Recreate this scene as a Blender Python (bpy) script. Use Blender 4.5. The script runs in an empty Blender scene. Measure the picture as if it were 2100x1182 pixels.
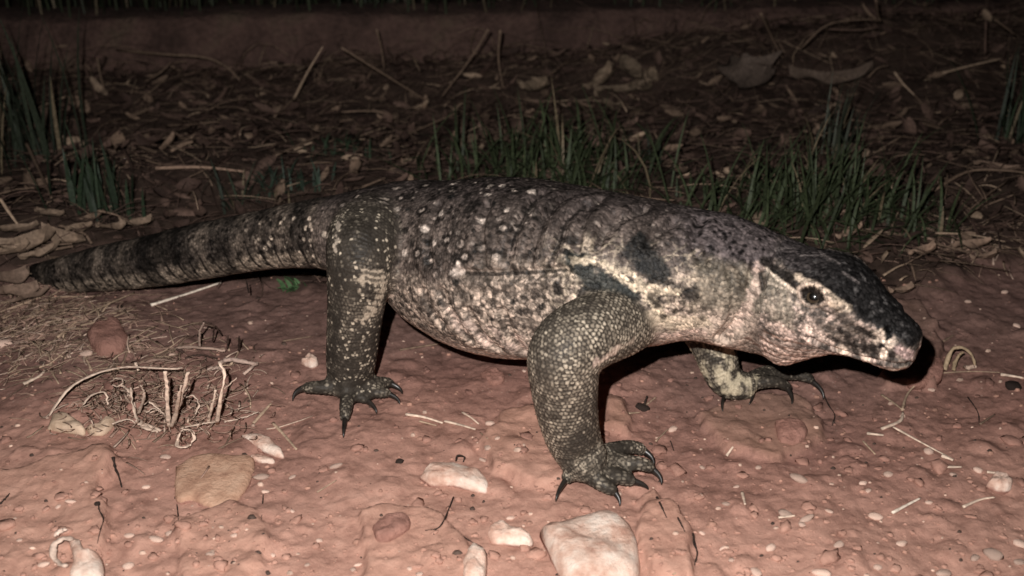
import bpy, math, random
import numpy as np
from mathutils import Vector
from mathutils.bvhtree import BVHTree

random.seed(7)
RNG = np.random.default_rng(11)
scene = bpy.context.scene
COL = scene.collection

# ------------------------------------------------------------------ camera
CAM_H = 0.70
PITCH = math.radians(27.0)
FPX = 2252.0                      # focal length in photo pixels (photo 2100 x 1182)
cam_data = bpy.data.cameras.new('camera')
cam = bpy.data.objects.new('camera', cam_data)
COL.objects.link(cam)
cam.location = (0, 0, CAM_H)
cam.rotation_euler = (math.radians(90) - PITCH, 0, 0)
cam_data.sensor_width = 36.0
cam_data.lens = 36.0 * FPX / 2100.0
cam_data.clip_start = 0.02
cam_data.clip_end = 600.0
cam_data.dof.use_dof = True
cam_data.dof.focus_distance = 1.20
cam_data.dof.aperture_fstop = 5.0
scene.camera = cam

# ------------------------------------------------------------------ night sky
world = bpy.data.worlds.new('World')
scene.world = world
world.use_nodes = True
wn = world.node_tree
bgn = wn.nodes['Background']
sky = wn.nodes.new('ShaderNodeTexSky')
sky.sky_type = 'NISHITA'
sky.sun_disc = False
sky.sun_elevation = math.radians(-4.0)
sky.sun_rotation = math.radians(160)
wn.links.new(sky.outputs[0], bgn.inputs[0])
bgn.inputs[1].default_value = 0.06

# ------------------------------------------------------------------ the camera's flash: the one light of this night photograph
fl = bpy.data.lights.new('flash', 'SPOT')
fl.energy = 88.0
fl.color = (1.0, 0.965, 0.94)
fl.spot_size = math.radians(125)
fl.spot_blend = 1.0
fl.shadow_soft_size = 0.006
flash = bpy.data.objects.new('flash', fl)
COL.objects.link(flash)
flash.location = (-0.062, 0.02, CAM_H + 0.075)
flash.rotation_euler = (math.radians(90) - PITCH - math.radians(15.0), 0, 0)

scene.view_settings.view_transform = 'Standard'
scene.view_settings.look = 'None'
scene.view_settings.exposure = 0.0
scene.view_settings.gamma = 1.0
scene.view_settings.use_curve_mapping = False
scene.cycles.max_bounces = 5
scene.cycles.use_denoising = True
try:
    scene.cycles.pixel_filter_type = 'BLACKMAN_HARRIS'
    scene.cycles.filter_width = 1.6
except Exception:
    pass

# ------------------------------------------------------------------ maths helpers
CP, SP = math.cos(PITCH), math.sin(PITCH)
CAMP = np.array([0.0, 0.0, CAM_H])


def pix_dir(px, py):
    x = (px - 1050.0) / FPX
    y = (591.0 - py) / FPX
    return np.array([x, CP + y * SP, -SP + y * CP])


def at_y(px, py, Y):
    d = pix_dir(px, py)
    return CAMP + d * (Y / d[1])


def smooth(a, b, x):
    t = np.clip((x - a) / (b - a), 0, 1)
    return t * t * (3 - 2 * t)


def _hash(ix, iy, iz, seed):
    n = (ix.astype(np.int64) * 374761393 + iy.astype(np.int64) * 668265263
         + iz.astype(np.int64) * 2147483647 + seed * 974634777) & 0xFFFFFFFF
    n = ((n ^ (n >> 13)) * 1274126177) & 0xFFFFFFFF
    n = ((n ^ (n >> 16)) * 2246822519) & 0xFFFFFFFF
    return ((n ^ (n >> 15)) & 0xFFFFFF) / float(0xFFFFFF)


def vnoise(p, seed=0):
    """value noise in [-1, 1]; p is (n, 3)"""
    f = np.floor(p)
    t = p - f
    t = t * t * t * (t * (t * 6 - 15) + 10)
    i = f.astype(np.int64)
    out = 0
    for dx in (0, 1):
        wx = t[:, 0] if dx else 1 - t[:, 0]
        for dy in (0, 1):
            wy = t[:, 1] if dy else 1 - t[:, 1]
            for dz in (0, 1):
                wz = t[:, 2] if dz else 1 - t[:, 2]
                out = out + wx * wy * wz * _hash(i[:, 0] + dx, i[:, 1] + dy, i[:, 2] + dz, seed)
    return out * 2 - 1


def fbm(p, octaves=4, seed=0, gain=0.5):
    a, s, tot = 1.0, 0.0, 0.0
    q = p.copy()
    for o in range(octaves):
        s = s + a * vnoise(q, seed + o * 17)
        tot += a
        a *= gain
        q = q * 2.03 + 11.7
    return s / tot


def worley(p, seed=0):
    """F1, F2 and an id per nearest cell; p is (n, 3)"""
    i = np.floor(p).astype(np.int64)
    f1 = np.full(len(p), 9.0)
    f2 = np.full(len(p), 9.0)
    cid = np.zeros(len(p))
    for dx in (-1, 0, 1):
        for dy in (-1, 0, 1):
            for dz in (-1, 0, 1):
                cx, cy, cz = i[:, 0] + dx, i[:, 1] + dy, i[:, 2] + dz
                q = np.stack([cx + _hash(cx, cy, cz, seed), cy + _hash(cx, cy, cz, seed + 1),
                              cz + _hash(cx, cy, cz, seed + 2)], 1)
                d = np.linalg.norm(q - p, axis=1)
                near = d < f1
                f2 = np.where(near, f1, np.minimum(f2, d))
                f1 = np.where(near, d, f1)
                cid = np.where(near, _hash(cx, cy, cz, seed + 3), cid)
    return f1, f2, cid


def xyz(x, y, k=1.0, z=0.0):
    return np.stack([x * k, y * k, np.full_like(x, z)], 1)


def seg_dist(P, A, B):
    """distance of points P (n, d) to segment AB, and the parameter"""
    d = B - A
    L = float(d @ d) + 1e-12
    t = np.clip(((P - A) @ d) / L, 0, 1)
    return np.linalg.norm(P - (A + t[:, None] * d), axis=1), t


def poly_dist(P, pts):
    best = np.full(len(P), 9.0)
    for a, b in zip(pts[:-1], pts[1:]):
        best = np.minimum(best, seg_dist(P, np.asarray(a, float), np.asarray(b, float))[0])
    return best


def poly_sdf(x, y, poly):
    """signed distance, negative inside"""
    P = np.stack([x, y], 1)
    poly = np.asarray(poly)
    d = poly_dist(P, list(poly) + [poly[0]])
    inside = np.zeros(len(x), bool)
    j = len(poly) - 1
    for i in range(len(poly)):
        xi, yi = poly[i]
        xj, yj = poly[j]
        c = ((yi > y) != (yj > y)) & (x < (xj - xi) * (y - yi) / (yj - yi + 1e-15) + xi)
        inside ^= c
        j = i
    return np.where(inside, -d, d)


def flat(px, py, z=0.0):
    d = pix_dir(px, py)
    return CAMP + d * ((z - CAM_H) / d[2])


def catmull(pts, n):
    """pts (k, d) resampled to n points with a centripetal-like Catmull-Rom"""
    pts = np.asarray(pts, float)
    k = len(pts)
    P = np.vstack([2 * pts[0] - pts[1], pts, 2 * pts[-1] - pts[-2]])
    u = np.linspace(0, k - 1, n)
    i = np.minimum(u.astype(int), k - 2)
    t = (u - i)[:, None]
    p0, p1, p2, p3 = P[i], P[i + 1], P[i + 2], P[i + 3]
    return 0.5 * ((2 * p1) + (-p0 + p2) * t + (2 * p0 - 5 * p1 + 4 * p2 - p3) * t ** 2
                  + (-p0 + 3 * p1 - 3 * p2 + p3) * t ** 3)


# ------------------------------------------------------------------ object helpers
def new_mesh(name, V, F):
    me = bpy.data.meshes.new(name)
    V = np.asarray(V, dtype=np.float32)
    if isinstance(F, np.ndarray):
        k = F.shape[1]
        me.vertices.add(len(V))
        me.vertices.foreach_set('co', V.ravel())
        me.loops.add(F.size)
        me.loops.foreach_set('vertex_index', F.ravel().astype(np.int32))
        me.polygons.add(len(F))
        me.polygons.foreach_set('loop_start', (np.arange(len(F)) * k).astype(np.int32))
        me.update(calc_edges=True)
        me.validate()
    else:
        me.from_pydata([tuple(v) for v in V], [], F)
        me.update()
    return me


def shade_smooth(me):
    me.polygons.foreach_set('use_smooth', np.ones(len(me.polygons), bool))


def obj(name, me, mat=None, parent=None, smooth_=True):
    o = bpy.data.objects.new(name, me)
    COL.objects.link(o)
    if me is not None:
        if mat:
            if len(me.materials) == 0:
                me.materials.append(mat)
        if smooth_:
            shade_smooth(me)
    if parent:
        o.parent = parent
    return o


def tag(o, label, cat, group=None, kind=None):
    if label:
        o['label'] = label
    if cat:
        o['category'] = cat
    if group:
        o['group'] = group
    if kind:
        o['kind'] = kind
    return o


def empty(name, loc=(0, 0, 0)):
    o = bpy.data.objects.new(name, None)
    o.empty_display_size = 0.05
    COL.objects.link(o)
    o.location = loc
    return o


def set_attr(me, name, data, typ='FLOAT'):
    a = me.attributes.new(name, typ, 'POINT')
    if typ == 'FLOAT':
        a.data.foreach_set('value', np.asarray(data, np.float32).ravel())
    elif typ == 'FLOAT_VECTOR':
        a.data.foreach_set('vector', np.asarray(data, np.float32).ravel())
    else:
        d = np.ones((len(data), 4), np.float32)
        d[:, :3] = data
        a.data.foreach_set('color', d.ravel())


# ------------------------------------------------------------------ materials
class NT:
    def __init__(self, name):
        self.mat = bpy.data.materials.new(name)
        self.mat.use_nodes = True
        self.t = self.mat.node_tree
        self.b = self.t.nodes['Principled BSDF']
        self.b.inputs['Specular IOR Level'].default_value = 0.25

    def n(self, typ, **kw):
        x = self.t.nodes.new(typ)
        for k, v in kw.items():
            setattr(x, k, v)
        return x

    def link(self, a, b):
        self.t.links.new(a, b)

    def val(self, sock, v):
        if hasattr(v, 'is_output'):
            self.link(v, sock)
        else:
            sock.default_value = v

    def noise(self, vec, scale, detail=4, rough=0.55):
        x = self.n('ShaderNodeTexNoise')
        if vec is not None:
            self.link(vec, x.inputs['Vector'])
        x.inputs['Scale'].default_value = scale
        x.inputs['Detail'].default_value = detail
        x.inputs['Roughness'].default_value = rough
        return x.outputs['Fac']

    def vor(self, vec, scale, feature='F1', rnd=1.0):
        x = self.n('ShaderNodeTexVoronoi', feature=feature)
        if vec is not None:
            self.link(vec, x.inputs['Vector'])
        x.inputs['Scale'].default_value = scale
        x.inputs['Randomness'].default_value = rnd
        return x.outputs['Distance']

    def ramp(self, fac, stops):
        x = self.n('ShaderNodeValToRGB')
        e = x.color_ramp.elements
        while len(e) < len(stops):
            e.new(0.5)
        for i, (p, c) in enumerate(stops):
            e[i].position = p
            e[i].color = (*c, 1) if len(c) == 3 else c
        self.link(fac, x.inputs['Fac'])
        return x.outputs['Color']

    def mix(self, fac, a, b, mode='MIX'):
        x = self.n('ShaderNodeMix', data_type='RGBA', blend_type=mode)
        self.val(x.inputs[0], fac)
        for s, v in ((x.inputs[6], a), (x.inputs[7], b)):
            if hasattr(v, 'is_output'):
                self.link(v, s)
            else:
                s.default_value = (*v, 1)
        return x.outputs[2]

    def math(self, op, a, b=0.0, clamp=False):
        x = self.n('ShaderNodeMath', operation=op)
        x.use_clamp = clamp
        self.val(x.inputs[0], a)
        self.val(x.inputs[1], b)
        return x.outputs[0]

    def attr(self, name):
        return self.n('ShaderNodeAttribute', attribute_name=name)

    def pos(self):
        return self.n('ShaderNodeNewGeometry').outputs['Position']

    def objco(self):
        return self.n('ShaderNodeTexCoord').outputs['Object']

    def rnd(self):
        return self.n('ShaderNodeObjectInfo').outputs['Random']

    def bump(self, h, strength, dist, normal=None):
        x = self.n('ShaderNodeBump')
        x.inputs['Strength'].default_value = strength
        x.inputs['Distance'].default_value = dist
        self.link(h, x.inputs['Height'])
        if normal is not None:
            self.link(normal, x.inputs['Normal'])
        return x.outputs['Normal']

    def out(self, color=None, rough=None, normal=None):
        if color is not None:
            self.val(self.b.inputs['Base Color'], color if hasattr(color, 'is_output') else (*color, 1))
        if rough is not None:
            self.val(self.b.inputs['Roughness'], rough)
        if normal is not None:
            self.link(normal, self.b.inputs['Normal'])
        return self.mat


def mat_soil():
    m = NT('red_soil')
    p = m.pos()
    n1 = m.noise(p, 5.0, 5, 0.6)
    n2 = m.noise(p, 38.0, 6, 0.72)
    n3 = m.noise(p, 230.0, 3, 0.6)
    c = m.ramp(n1, [(0.3, (0.25, 0.130, 0.103)), (0.55, (0.33, 0.176, 0.137)), (0.75, (0.38, 0.208, 0.162))])
    c2 = m.ramp(n2, [(0.32, (0.55, 0.53, 0.52)), (0.5, (1.0, 1.0, 1.0)), (0.72, (1.22, 1.2, 1.2))])
    c = m.mix(1.0, c, c2, 'MULTIPLY')
    g = m.ramp(n3, [(0.3, (0.72, 0.72, 0.72)), (0.7, (1.2, 1.2, 1.2))])
    c = m.mix(0.6, c, m.mix(1.0, c, g, 'MULTIPLY'))
    # pale grit
    v = m.vor(p, 120.0)
    sp = m.math('MULTIPLY', m.math('LESS_THAN', v, 0.17), m.math('GREATER_THAN', m.noise(p, 26.0, 2), 0.54))
    c = m.mix(m.math('MULTIPLY', sp, 0.30), c, (0.50, 0.35, 0.28))
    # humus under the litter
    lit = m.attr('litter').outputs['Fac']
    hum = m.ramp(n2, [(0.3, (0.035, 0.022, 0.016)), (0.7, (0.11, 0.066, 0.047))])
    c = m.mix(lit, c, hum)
    pale = m.attr('pale').outputs['Fac']
    c = m.mix(m.math('MULTIPLY', pale, 0.55), c, (0.47, 0.27, 0.185))
    dust_falloff = m.attr('dust_falloff').outputs['Fac']  # paler near the camera: dusty soil plus flash falloff painted into the colour
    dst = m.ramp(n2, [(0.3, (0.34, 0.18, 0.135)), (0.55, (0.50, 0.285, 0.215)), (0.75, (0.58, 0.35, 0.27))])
    c = m.mix(m.math('MULTIPLY', dust_falloff, 0.75), c, dst)
    damp_falloff = m.attr('damp_falloff').outputs['Fac']  # darker further back: moist soil plus flash falloff painted into the colour
    c = m.mix(m.math('MULTIPLY', damp_falloff, 0.8), c, m.mix(1.0, c, (0.52, 0.60, 0.65), 'MULTIPLY'))
    h = m.math('ADD', m.math('MULTIPLY', n2, 1.0), m.math('MULTIPLY', n3, 0.35))
    cr = m.vor(p, 62.0)
    cr2 = m.vor(p, 170.0)
    h = m.math('SUBTRACT', h, m.math('MULTIPLY', cr, 0.75))
    h = m.math('SUBTRACT', h, m.math('MULTIPLY', cr2, 0.30))
    nb = m.bump(h, 0.34, 0.0040)
    nb = m.bump(m.noise(p, 700.0, 2), 0.35, 0.002, nb)
    m.b.inputs['Specular IOR Level'].default_value = 0.12
    return m.out(c, 0.95, nb)


def mat_skin():
    m = NT('lizard_skin')
    col = m.attr('pigment').outputs['Color']
    sc = m.attr('scale_co').outputs['Vector']
    bead = m.attr('bead').outputs['Fac']
    v = m.vor(sc, 1.0, 'F1', 0.8)
    edge = m.ramp(v, [(0.25, (1.1, 1.1, 1.1)), (0.65, (0.55, 0.55, 0.55))])
    fine = m.noise(m.pos(), 420.0, 3)
    vc = m.n('ShaderNodeTexVoronoi', feature='F1')
    m.link(sc, vc.inputs['Vector'])
    vc.inputs['Scale'].default_value = 1.0
    vc.inputs['Randomness'].default_value = 0.8
    sv_ = m.n('ShaderNodeSeparateColor')
    m.link(vc.outputs['Color'], sv_.inputs[0])
    per = m.ramp(sv_.outputs[0], [(0.0, (0.42, 0.42, 0.42)), (0.5, (0.95, 0.95, 0.95)), (1.0, (1.55, 1.52, 1.5))])
    col = m.mix(m.math('SUBTRACT', 1.0, bead), col, m.mix(1.0, col, per, 'MULTIPLY'))
    edge = m.mix(bead, edge, (1, 1, 1))
    c = m.mix(0.7, col, m.mix(1.0, col, edge, 'MULTIPLY'))
    c = m.mix(0.5, c, m.mix(1.0, c, m.ramp(fine, [(0.3, (0.5, 0.5, 0.5)), (0.7, (1.4, 1.4, 1.4))]), 'MULTIPLY'))
    hgt = m.math('SUBTRACT', 1.0, v)
    hgt = m.math('MULTIPLY', hgt, m.math('SUBTRACT', 1.0, m.math('MULTIPLY', bead, 0.85)))
    nb = m.bump(hgt, 0.6, 0.0012)
    nb = m.bump(fine, 0.25, 0.001, nb)
    m.b.inputs['Specular IOR Level'].default_value = 0.10
    return m.out(c, m.ramp(fine, [(0.2, (0.40, 0.40, 0.40)), (0.8, (0.62, 0.62, 0.62))]), nb)


def mat_simple(name, stops, scale=60.0, rough=0.8, bump=0.4, spec=0.25, use_rnd=0.25, dist=0.002, dirt=None):
    m = NT(name)
    p = m.objco()
    n = m.noise(p, scale, 4, 0.6)
    c = m.ramp(n, stops)
    k = m.math('ADD', m.math('MULTIPLY', m.rnd(), use_rnd * 2), 1 - use_rnd)
    g = m.n('ShaderNodeCombineColor')
    for i in range(3):
        m.link(k, g.inputs[i])
    c = m.mix(1.0, c, g.outputs[0], 'MULTIPLY')
    if dirt:
        z = m.n('ShaderNodeSeparateXYZ')
        m.link(p, z.inputs[0])
        dz_ = m.math('ADD', m.math('MULTIPLY', z.outputs[2], 1.0 / dirt), m.math('MULTIPLY', m.math('SUBTRACT', m.noise(p, 70.0, 5, 0.7), 0.5), 2.2))
        c = m.mix(m.math('SUBTRACT', 1.0, dz_, True), c, (0.34, 0.18, 0.14))
    nb = m.bump(m.noise(p, scale * 3, 6, 0.7), bump, dist)
    m.b.inputs['Specular IOR Level'].default_value = spec
    return m.out(c, rough, nb)


def mat_tinted(name, rough=0.75, spec=0.2, noise_scale=180.0):
    """colour per piece from the 'tint' attribute"""
    m = NT(name)
    c = m.attr('tint').outputs['Color']
    n = m.noise(m.pos(), noise_scale, 3)
    c = m.mix(1.0, c, m.ramp(n, [(0.3, (0.6, 0.6, 0.6)), (0.7, (1.25, 1.25, 1.25))]), 'MULTIPLY')
    m.b.inputs['Specular IOR Level'].default_value = spec
    return m.out(c, rough, m.bump(n, 0.3, 0.002))


M_SOIL = mat_soil()
M_SKIN = mat_skin()
M_STRAW = mat_tinted('dry_straw')
M_GRASS = mat_tinted('green_blade', 0.6, 0.3)
M_LEAF = mat_tinted('dead_leaf', 0.8)
M_CLAW = mat_simple('claw_horn', [(0.3, (0.008, 0.007, 0.006)), (0.7, (0.03, 0.024, 0.02))], 90, 0.35, 0.2, 0.5, 0.1, 0.0005)
M_STONE = mat_simple('pale_stone', [(0.34, (0.48, 0.28, 0.21)), (0.44, (0.62, 0.41, 0.32)), (0.54, (0.72, 0.53, 0.43)), (0.66, (0.80, 0.66, 0.56))], 46, 0.95, 0.9, 0.1, 0.10, 0.003, dirt=0.0028)
M_PEB = mat_simple('pebble', [(0.3, (0.44, 0.27, 0.205)), (0.7, (0.74, 0.56, 0.46))], 90, 0.9, 0.5, 0.15, 0.30)
M_CLOD = mat_simple('ochre_clod', [(0.32, (0.36, 0.20, 0.135)), (0.5, (0.50, 0.30, 0.205)), (0.68, (0.60, 0.385, 0.27))], 60, 0.95, 0.7, 0.1, 0.1, 0.004, dirt=0.0015)
M_REDCLOD = mat_simple('red_clod', [(0.3, (0.26, 0.13, 0.10)), (0.7, (0.44, 0.235, 0.185))], 60, 0.95, 0.8, 0.1, 0.15, 0.006, dirt=0.004)
M_TWIG = mat_simple('dark_twig', [(0.3, (0.012, 0.009, 0.008)), (0.7, (0.05, 0.032, 0.024))], 120, 0.8, 0.5, 0.2, 0.2)

# ------------------------------------------------------------------ terrain
def gpts(px_list, z=0.0):
    return [flat(a, b, z)[:2] for a, b in px_list]


# raised, cracked plates of the dried soil (outlines on the ground, height)
PLATES = [
    ([(-60, 1010), (60, 985), (150, 960), (235, 945), (232, 1000), (205, 1040), (215, 1100), (200, 1230), (-60, 1240)], 0.010),
    ([(1020, 862), (1060, 848), (1120, 850), (1150, 930), (1160, 1005), (1100, 1030), (1010, 985), (985, 925)], 0.009),
    ([(1235, 815), (1270, 830), (1300, 870), (1290, 905), (1240, 890)], 0.008),
    ([(1310, 1035), (1345, 1015), (1365, 1050), (1400, 1090), (1420, 1135), (1425, 1220), (1320, 1220)], 0.009),
    ([(740, 1080), (830, 1060), (910, 1075), (930, 1110), (960, 1150), (965, 1240), (740, 1240)], 0.008),
    ([(1440, 850), (1530, 800), (1640, 800), (1700, 860), (1690, 900), (1600, 950), (1480, 930)], 0.007),
    ([(1800, 620), (1900, 625), (1925, 680), (1922, 790), (1820, 790)], 0.010),
    ([(360, 1090), (480, 1060), (560, 1100), (560, 1230), (380, 1240)], 0.005),
]
PLATES = [(np.array(gpts(p)), h) for p, h in PLATES]
CRACKS = [
    ([(232, 938), (238, 965), (250, 998)], 0.0032, 0.016),
    ([(205, 1030), (212, 1070), (200, 1120)], 0.0020, 0.010),
    ([(1345, 1020), (1360, 1050), (1372, 1062)], 0.0032, 0.016),
    ([(1392, 1065), (1405, 1090)], 0.0026, 0.013),
    ([(1420, 1095), (1428, 1130), (1422, 1160)], 0.0034, 0.016),
    ([(930, 1018), (915, 1050), (905, 1080), (875, 1088)], 0.0026, 0.013),
    ([(1685, 805), (1700, 835), (1712, 870)], 0.0024, 0.012),
    ([(945, 1100), (985, 1118), (1000, 1140)], 0.0018, 0.008),
    ([(1610, 985), (1660, 935), (1695, 915)], 0.0022, 0.007),
    ([(1765, 890), (1775, 850), (1790, 835)], 0.0022, 0.007),
    ([(1765, 895), (1795, 935)], 0.0022, 0.007),
    ([(1985, 810), (2010, 850), (2008, 875)], 0.0020, 0.008),
    ([(362, 1035), (368, 1075)], 0.0016, 0.006),
    ([(538, 1015), (535, 1065)], 0.0016, 0.006),
]
CRACKS = [([np.array(q) for q in gpts(p)], w, d) for p, w, d in CRACKS]
# kerb-like bank: line of its front foot
KA = np.array([-3.2, 2.16])
KB = np.array([3.4, 2.62])
KD = (KB - KA) / np.linalg.norm(KB - KA)
KN = np.array([-KD[1], KD[0]])          # away from the camera


def bank_coord(x, y):
    return (x - KA[0]) * KN[0] + (y - KA[1]) * KN[1]


def litter_mask(x, y):
    """1 where plant litter covers the soil (behind and to the left of the animal)"""
    w = 0.10 * fbm(xyz(x, y, 4.0), 3, 91) + 0.05 * fbm(xyz(x, y, 17.0), 2, 92)
    edge = np.interp(x, [-2.0, -0.70, -0.45, -0.2, 0.10, 0.40, 0.55, 0.70, 2.0],
                     [1.30, 1.38, 1.42, 1.40, 1.42, 1.30, 1.34, 1.46, 1.62])
    return smooth(-0.05, 0.09, y + w - edge)


def H(x, y):
    x = np.atleast_1d(np.asarray(x, float))
    y = np.atleast_1d(np.asarray(y, float))
    near = 1.0 - smooth(3.0, 9.0, np.hypot(x, y - 1.0))
    z = 0.020 * fbm(xyz(x, y, 2.6), 3, 3) * near
    z += 0.0055 * fbm(xyz(x, y, 13.0), 3, 5) * near
    sel = (np.abs(x) < 1.7) & (y < 2.7)
    if sel.any():
        xs, ys = x[sel], y[sel]
        dz = 0.0024 * (0.5 - np.abs(fbm(xyz(xs, ys, 34.0), 4, 8, 0.7)) * 2.2)
        f1, f2, cid = worley(xyz(xs, ys, 30.0), 21)
        lump = np.clip(1 - f1 / 0.55, 0, 1) ** 0.7
        dz += 0.0060 * lump * (cid > 0.70)
        f1, f2, cid = worley(xyz(xs, ys, 75.0), 33)
        dz += 0.0022 * np.clip(1 - f1 / 0.5, 0, 1) * (cid > 0.5)
        wob = 0.012 * fbm(xyz(xs, ys, 22.0), 3, 55)
        wob2 = 0.004 * fbm(xyz(xs, ys, 70.0), 2, 56)
        for poly, h in PLATES:
            bb = (xs > poly[:, 0].min() - 0.05) & (xs < poly[:, 0].max() + 0.05) & (ys > poly[:, 1].min() - 0.05) & (ys < poly[:, 1].max() + 0.05)
            if bb.any():
                sd = poly_sdf(xs[bb], ys[bb], poly) + wob[bb] + wob2[bb]
                dz[bb] += 1.35 * h * smooth(0.0035, -0.0035, sd)
        for pts, w, d in []:
            arr = np.array(pts)
            bb = (xs > arr[:, 0].min() - 0.03) & (xs < arr[:, 0].max() + 0.03) & (ys > arr[:, 1].min() - 0.03) & (ys < arr[:, 1].max() + 0.03)
            if bb.any():
                P = np.stack([xs[bb] + 0.5 * wob[bb], ys[bb] + 0.4 * wob2[bb]], 1)
                dd = poly_dist(P, pts)
                dz[bb] -= 1.9 * d * smooth(w * 1.9, w * 0.7, dd)
        z[sel] += dz
    b0 = bank_coord(x, y)
    # litter builds the ground up a little
    z += 0.020 * litter_mask(x, y) * (0.6 + 0.8 * fbm(xyz(x, y, 7.0), 3, 71))
    for (mx, my, r, h) in MOUNDS:
        z += h * np.exp(-((x - mx) ** 2 + (y - my) ** 2) / (r * r))
    # litter heaped against the bank on the right
    z += 0.10 * np.exp(-((x - 0.95) / 0.62) ** 2 - ((y - 2.38) / 0.22) ** 2)
    z += 0.035 * smooth(-0.22, -0.03, b0)
    # field level behind the bank
    b = bank_coord(x, y)
    z += 0.055 * smooth(0.10, 0.30, b)
    return z


MOUNDS = []
for a, b, r, h in ((40, 500, 0.13, 0.030), (330, 380, 0.16, 0.03), (1620, 420, 0.20, 0.025), (1150, 350, 0.16, 0.02), (2030, 400, 0.2, 0.02),
                   (380, 790, 0.07, 0.006), (100, 700, 0.10, 0.012), (1890, 560, 0.08, 0.012)):
    q = flat(a, b)
    MOUNDS.append((q[0], q[1], r, h))


def axis(parts):
    out = []
    for a, b, s in parts:
        n = max(2, int(round(abs(b - a) / s)))
        out.extend(np.linspace(a, b, n, endpoint=False))
    out.append(parts[-1][1])
    return np.array(out)


def geo(a, b, n):
    return list(np.geomspace(a, b, n))


fx = axis([(-1.7, -0.85, 0.009), (-0.85, 0.85, 0.0032), (0.85, 1.7, 0.009)])
gx = np.concatenate([-np.array(geo(1.74, 250, 26))[::-1], fx, np.array(geo(1.74, 250, 26))])
fy = axis([(0.42, 0.68, 0.007), (0.68, 1.45, 0.0032), (1.45, 2.6, 0.008)])
gy = np.concatenate([0.4 - np.array(geo(0.03, 120, 22))[::-1], fy, 2.6 + np.array(geo(0.05, 300, 30))])
XX, YY = np.meshgrid(gx, gy)
tx, ty = XX.ravel(), YY.ravel()
tz = H(tx, ty)
TZ = tz.reshape(XX.shape)
nx, ny = len(gx), len(gy)
ii = (np.arange(ny - 1)[:, None] * nx + np.arange(nx - 1)[None, :]).ravel()
me = new_mesh('soil', np.stack([tx, ty, tz], 1), np.stack([ii, ii + 1, ii + nx + 1, ii + nx], 1))
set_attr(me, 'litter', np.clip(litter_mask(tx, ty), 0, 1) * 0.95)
pale = np.zeros(len(tx))
for k, (poly, h) in enumerate(PLATES):
    bb = (tx > poly[:, 0].min() - 0.03) & (tx < poly[:, 0].max() + 0.03) & (ty > poly[:, 1].min() - 0.03) & (ty < poly[:, 1].max() + 0.03)
    sd = poly_sdf(tx[bb], ty[bb], poly) + 0.012 * fbm(xyz(tx[bb], ty[bb], 22.0), 3, 55)
    pale[bb] = np.maximum(pale[bb], smooth(0.006, -0.008, sd) * (0.75 if k != 6 else 0.4))
set_attr(me, 'pale', pale)
# dusty pale soil near, darker towards the litter; also flash falloff put into the colour
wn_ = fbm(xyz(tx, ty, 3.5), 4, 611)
set_attr(me, 'dust_falloff', smooth(1.08, 0.80, ty + 0.16 * wn_))
set_attr(me, 'damp_falloff', smooth(0.96, 1.24, ty + 0.18 * wn_ - 0.10 * tx))
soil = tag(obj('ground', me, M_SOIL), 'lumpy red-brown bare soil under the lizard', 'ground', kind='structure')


def Hq(x, y):
    """height read back from the built sheet (bilinear)"""
    i = min(max(int(np.searchsorted(gx, x)) - 1, 0), len(gx) - 2)
    j = min(max(int(np.searchsorted(gy, y)) - 1, 0), len(gy) - 2)
    a = (x - gx[i]) / (gx[i + 1] - gx[i])
    b = (y - gy[j]) / (gy[j + 1] - gy[j])
    return float((TZ[j, i] * (1 - a) + TZ[j, i + 1] * a) * (1 - b) + (TZ[j + 1, i] * (1 - a) + TZ[j + 1, i + 1] * a) * b)


def ground(px, py, lift=0.0):
    z = 0.0
    for _ in range(8):
        q = flat(px, py, z + lift)
        z = 0.5 * z + 0.5 * Hq(q[0], q[1])
    return np.array([q[0], q[1], z + lift])

# ------------------------------------------------------------------ the monitor lizard
def ring_loft(C, W, HT, HB, up0, NE=2.0, nth=64):
    """closed tube through centres C; half width W, height up HT / down HB. angle 0 = up, +90 deg = near side"""
    n = len(C)
    T = np.gradient(C, axis=0)
    T /= np.linalg.norm(T, axis=1)[:, None]
    S = np.cross(T, up0)
    S /= np.linalg.norm(S, axis=1)[:, None]
    U = np.cross(S, T)
    th = np.linspace(-math.pi, math.pi, nth, endpoint=False)
    s, c = np.sin(th), np.cos(th)
    e = 2.0 / NE
    sx = np.sign(s) * np.abs(s) ** e
    cx = np.sign(c) * np.abs(c) ** e
    hh = np.where(cx[None, :] > 0, HT[:, None], HB[:, None])
    V = C[:, None, :] + (W[:, None] * sx[None, :])[..., None] * S[:, None, :] + (hh * cx[None, :])[..., None] * U[:, None, :]
    V = V.reshape(-1, 3)
    F = []
    for i in range(n - 1):
        for j in range(nth):
            a = i * nth + j
            b = i * nth + (j + 1) % nth
            F.append((a, b, b + nth, a + nth))
    V = np.vstack([V, C[0], C[-1]])
    k0, k1 = len(V) - 2, len(V) - 1
    for j in range(nth):
        F.append((k0, (j + 1) % nth, j))
        F.append((k1, (n - 1) * nth + j, (n - 1) * nth + (j + 1) % nth))
    return V, F, S, U, T


LV, LF = [], []
SPINES = []          # (kind, centres, radii, arc length, S, U, extra)


def add_part(kind, C, W, HT, HB, up0, nth=48, NE=2.0, extra=None):
    V, F, S, U, T = ring_loft(C, W, HT, HB, np.asarray(up0, float), NE, nth)
    o = sum(len(v) for v in LV)
    LV.append(V)
    LF.extend([tuple(i + o for i in f) for f in F])
    L = np.concatenate([[0], np.cumsum(np.linalg.norm(np.diff(C, axis=0), axis=1))])
    SPINES.append((kind, C, (W + 0.5 * (HT + HB)) / 2, L, S, U, extra))


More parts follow.
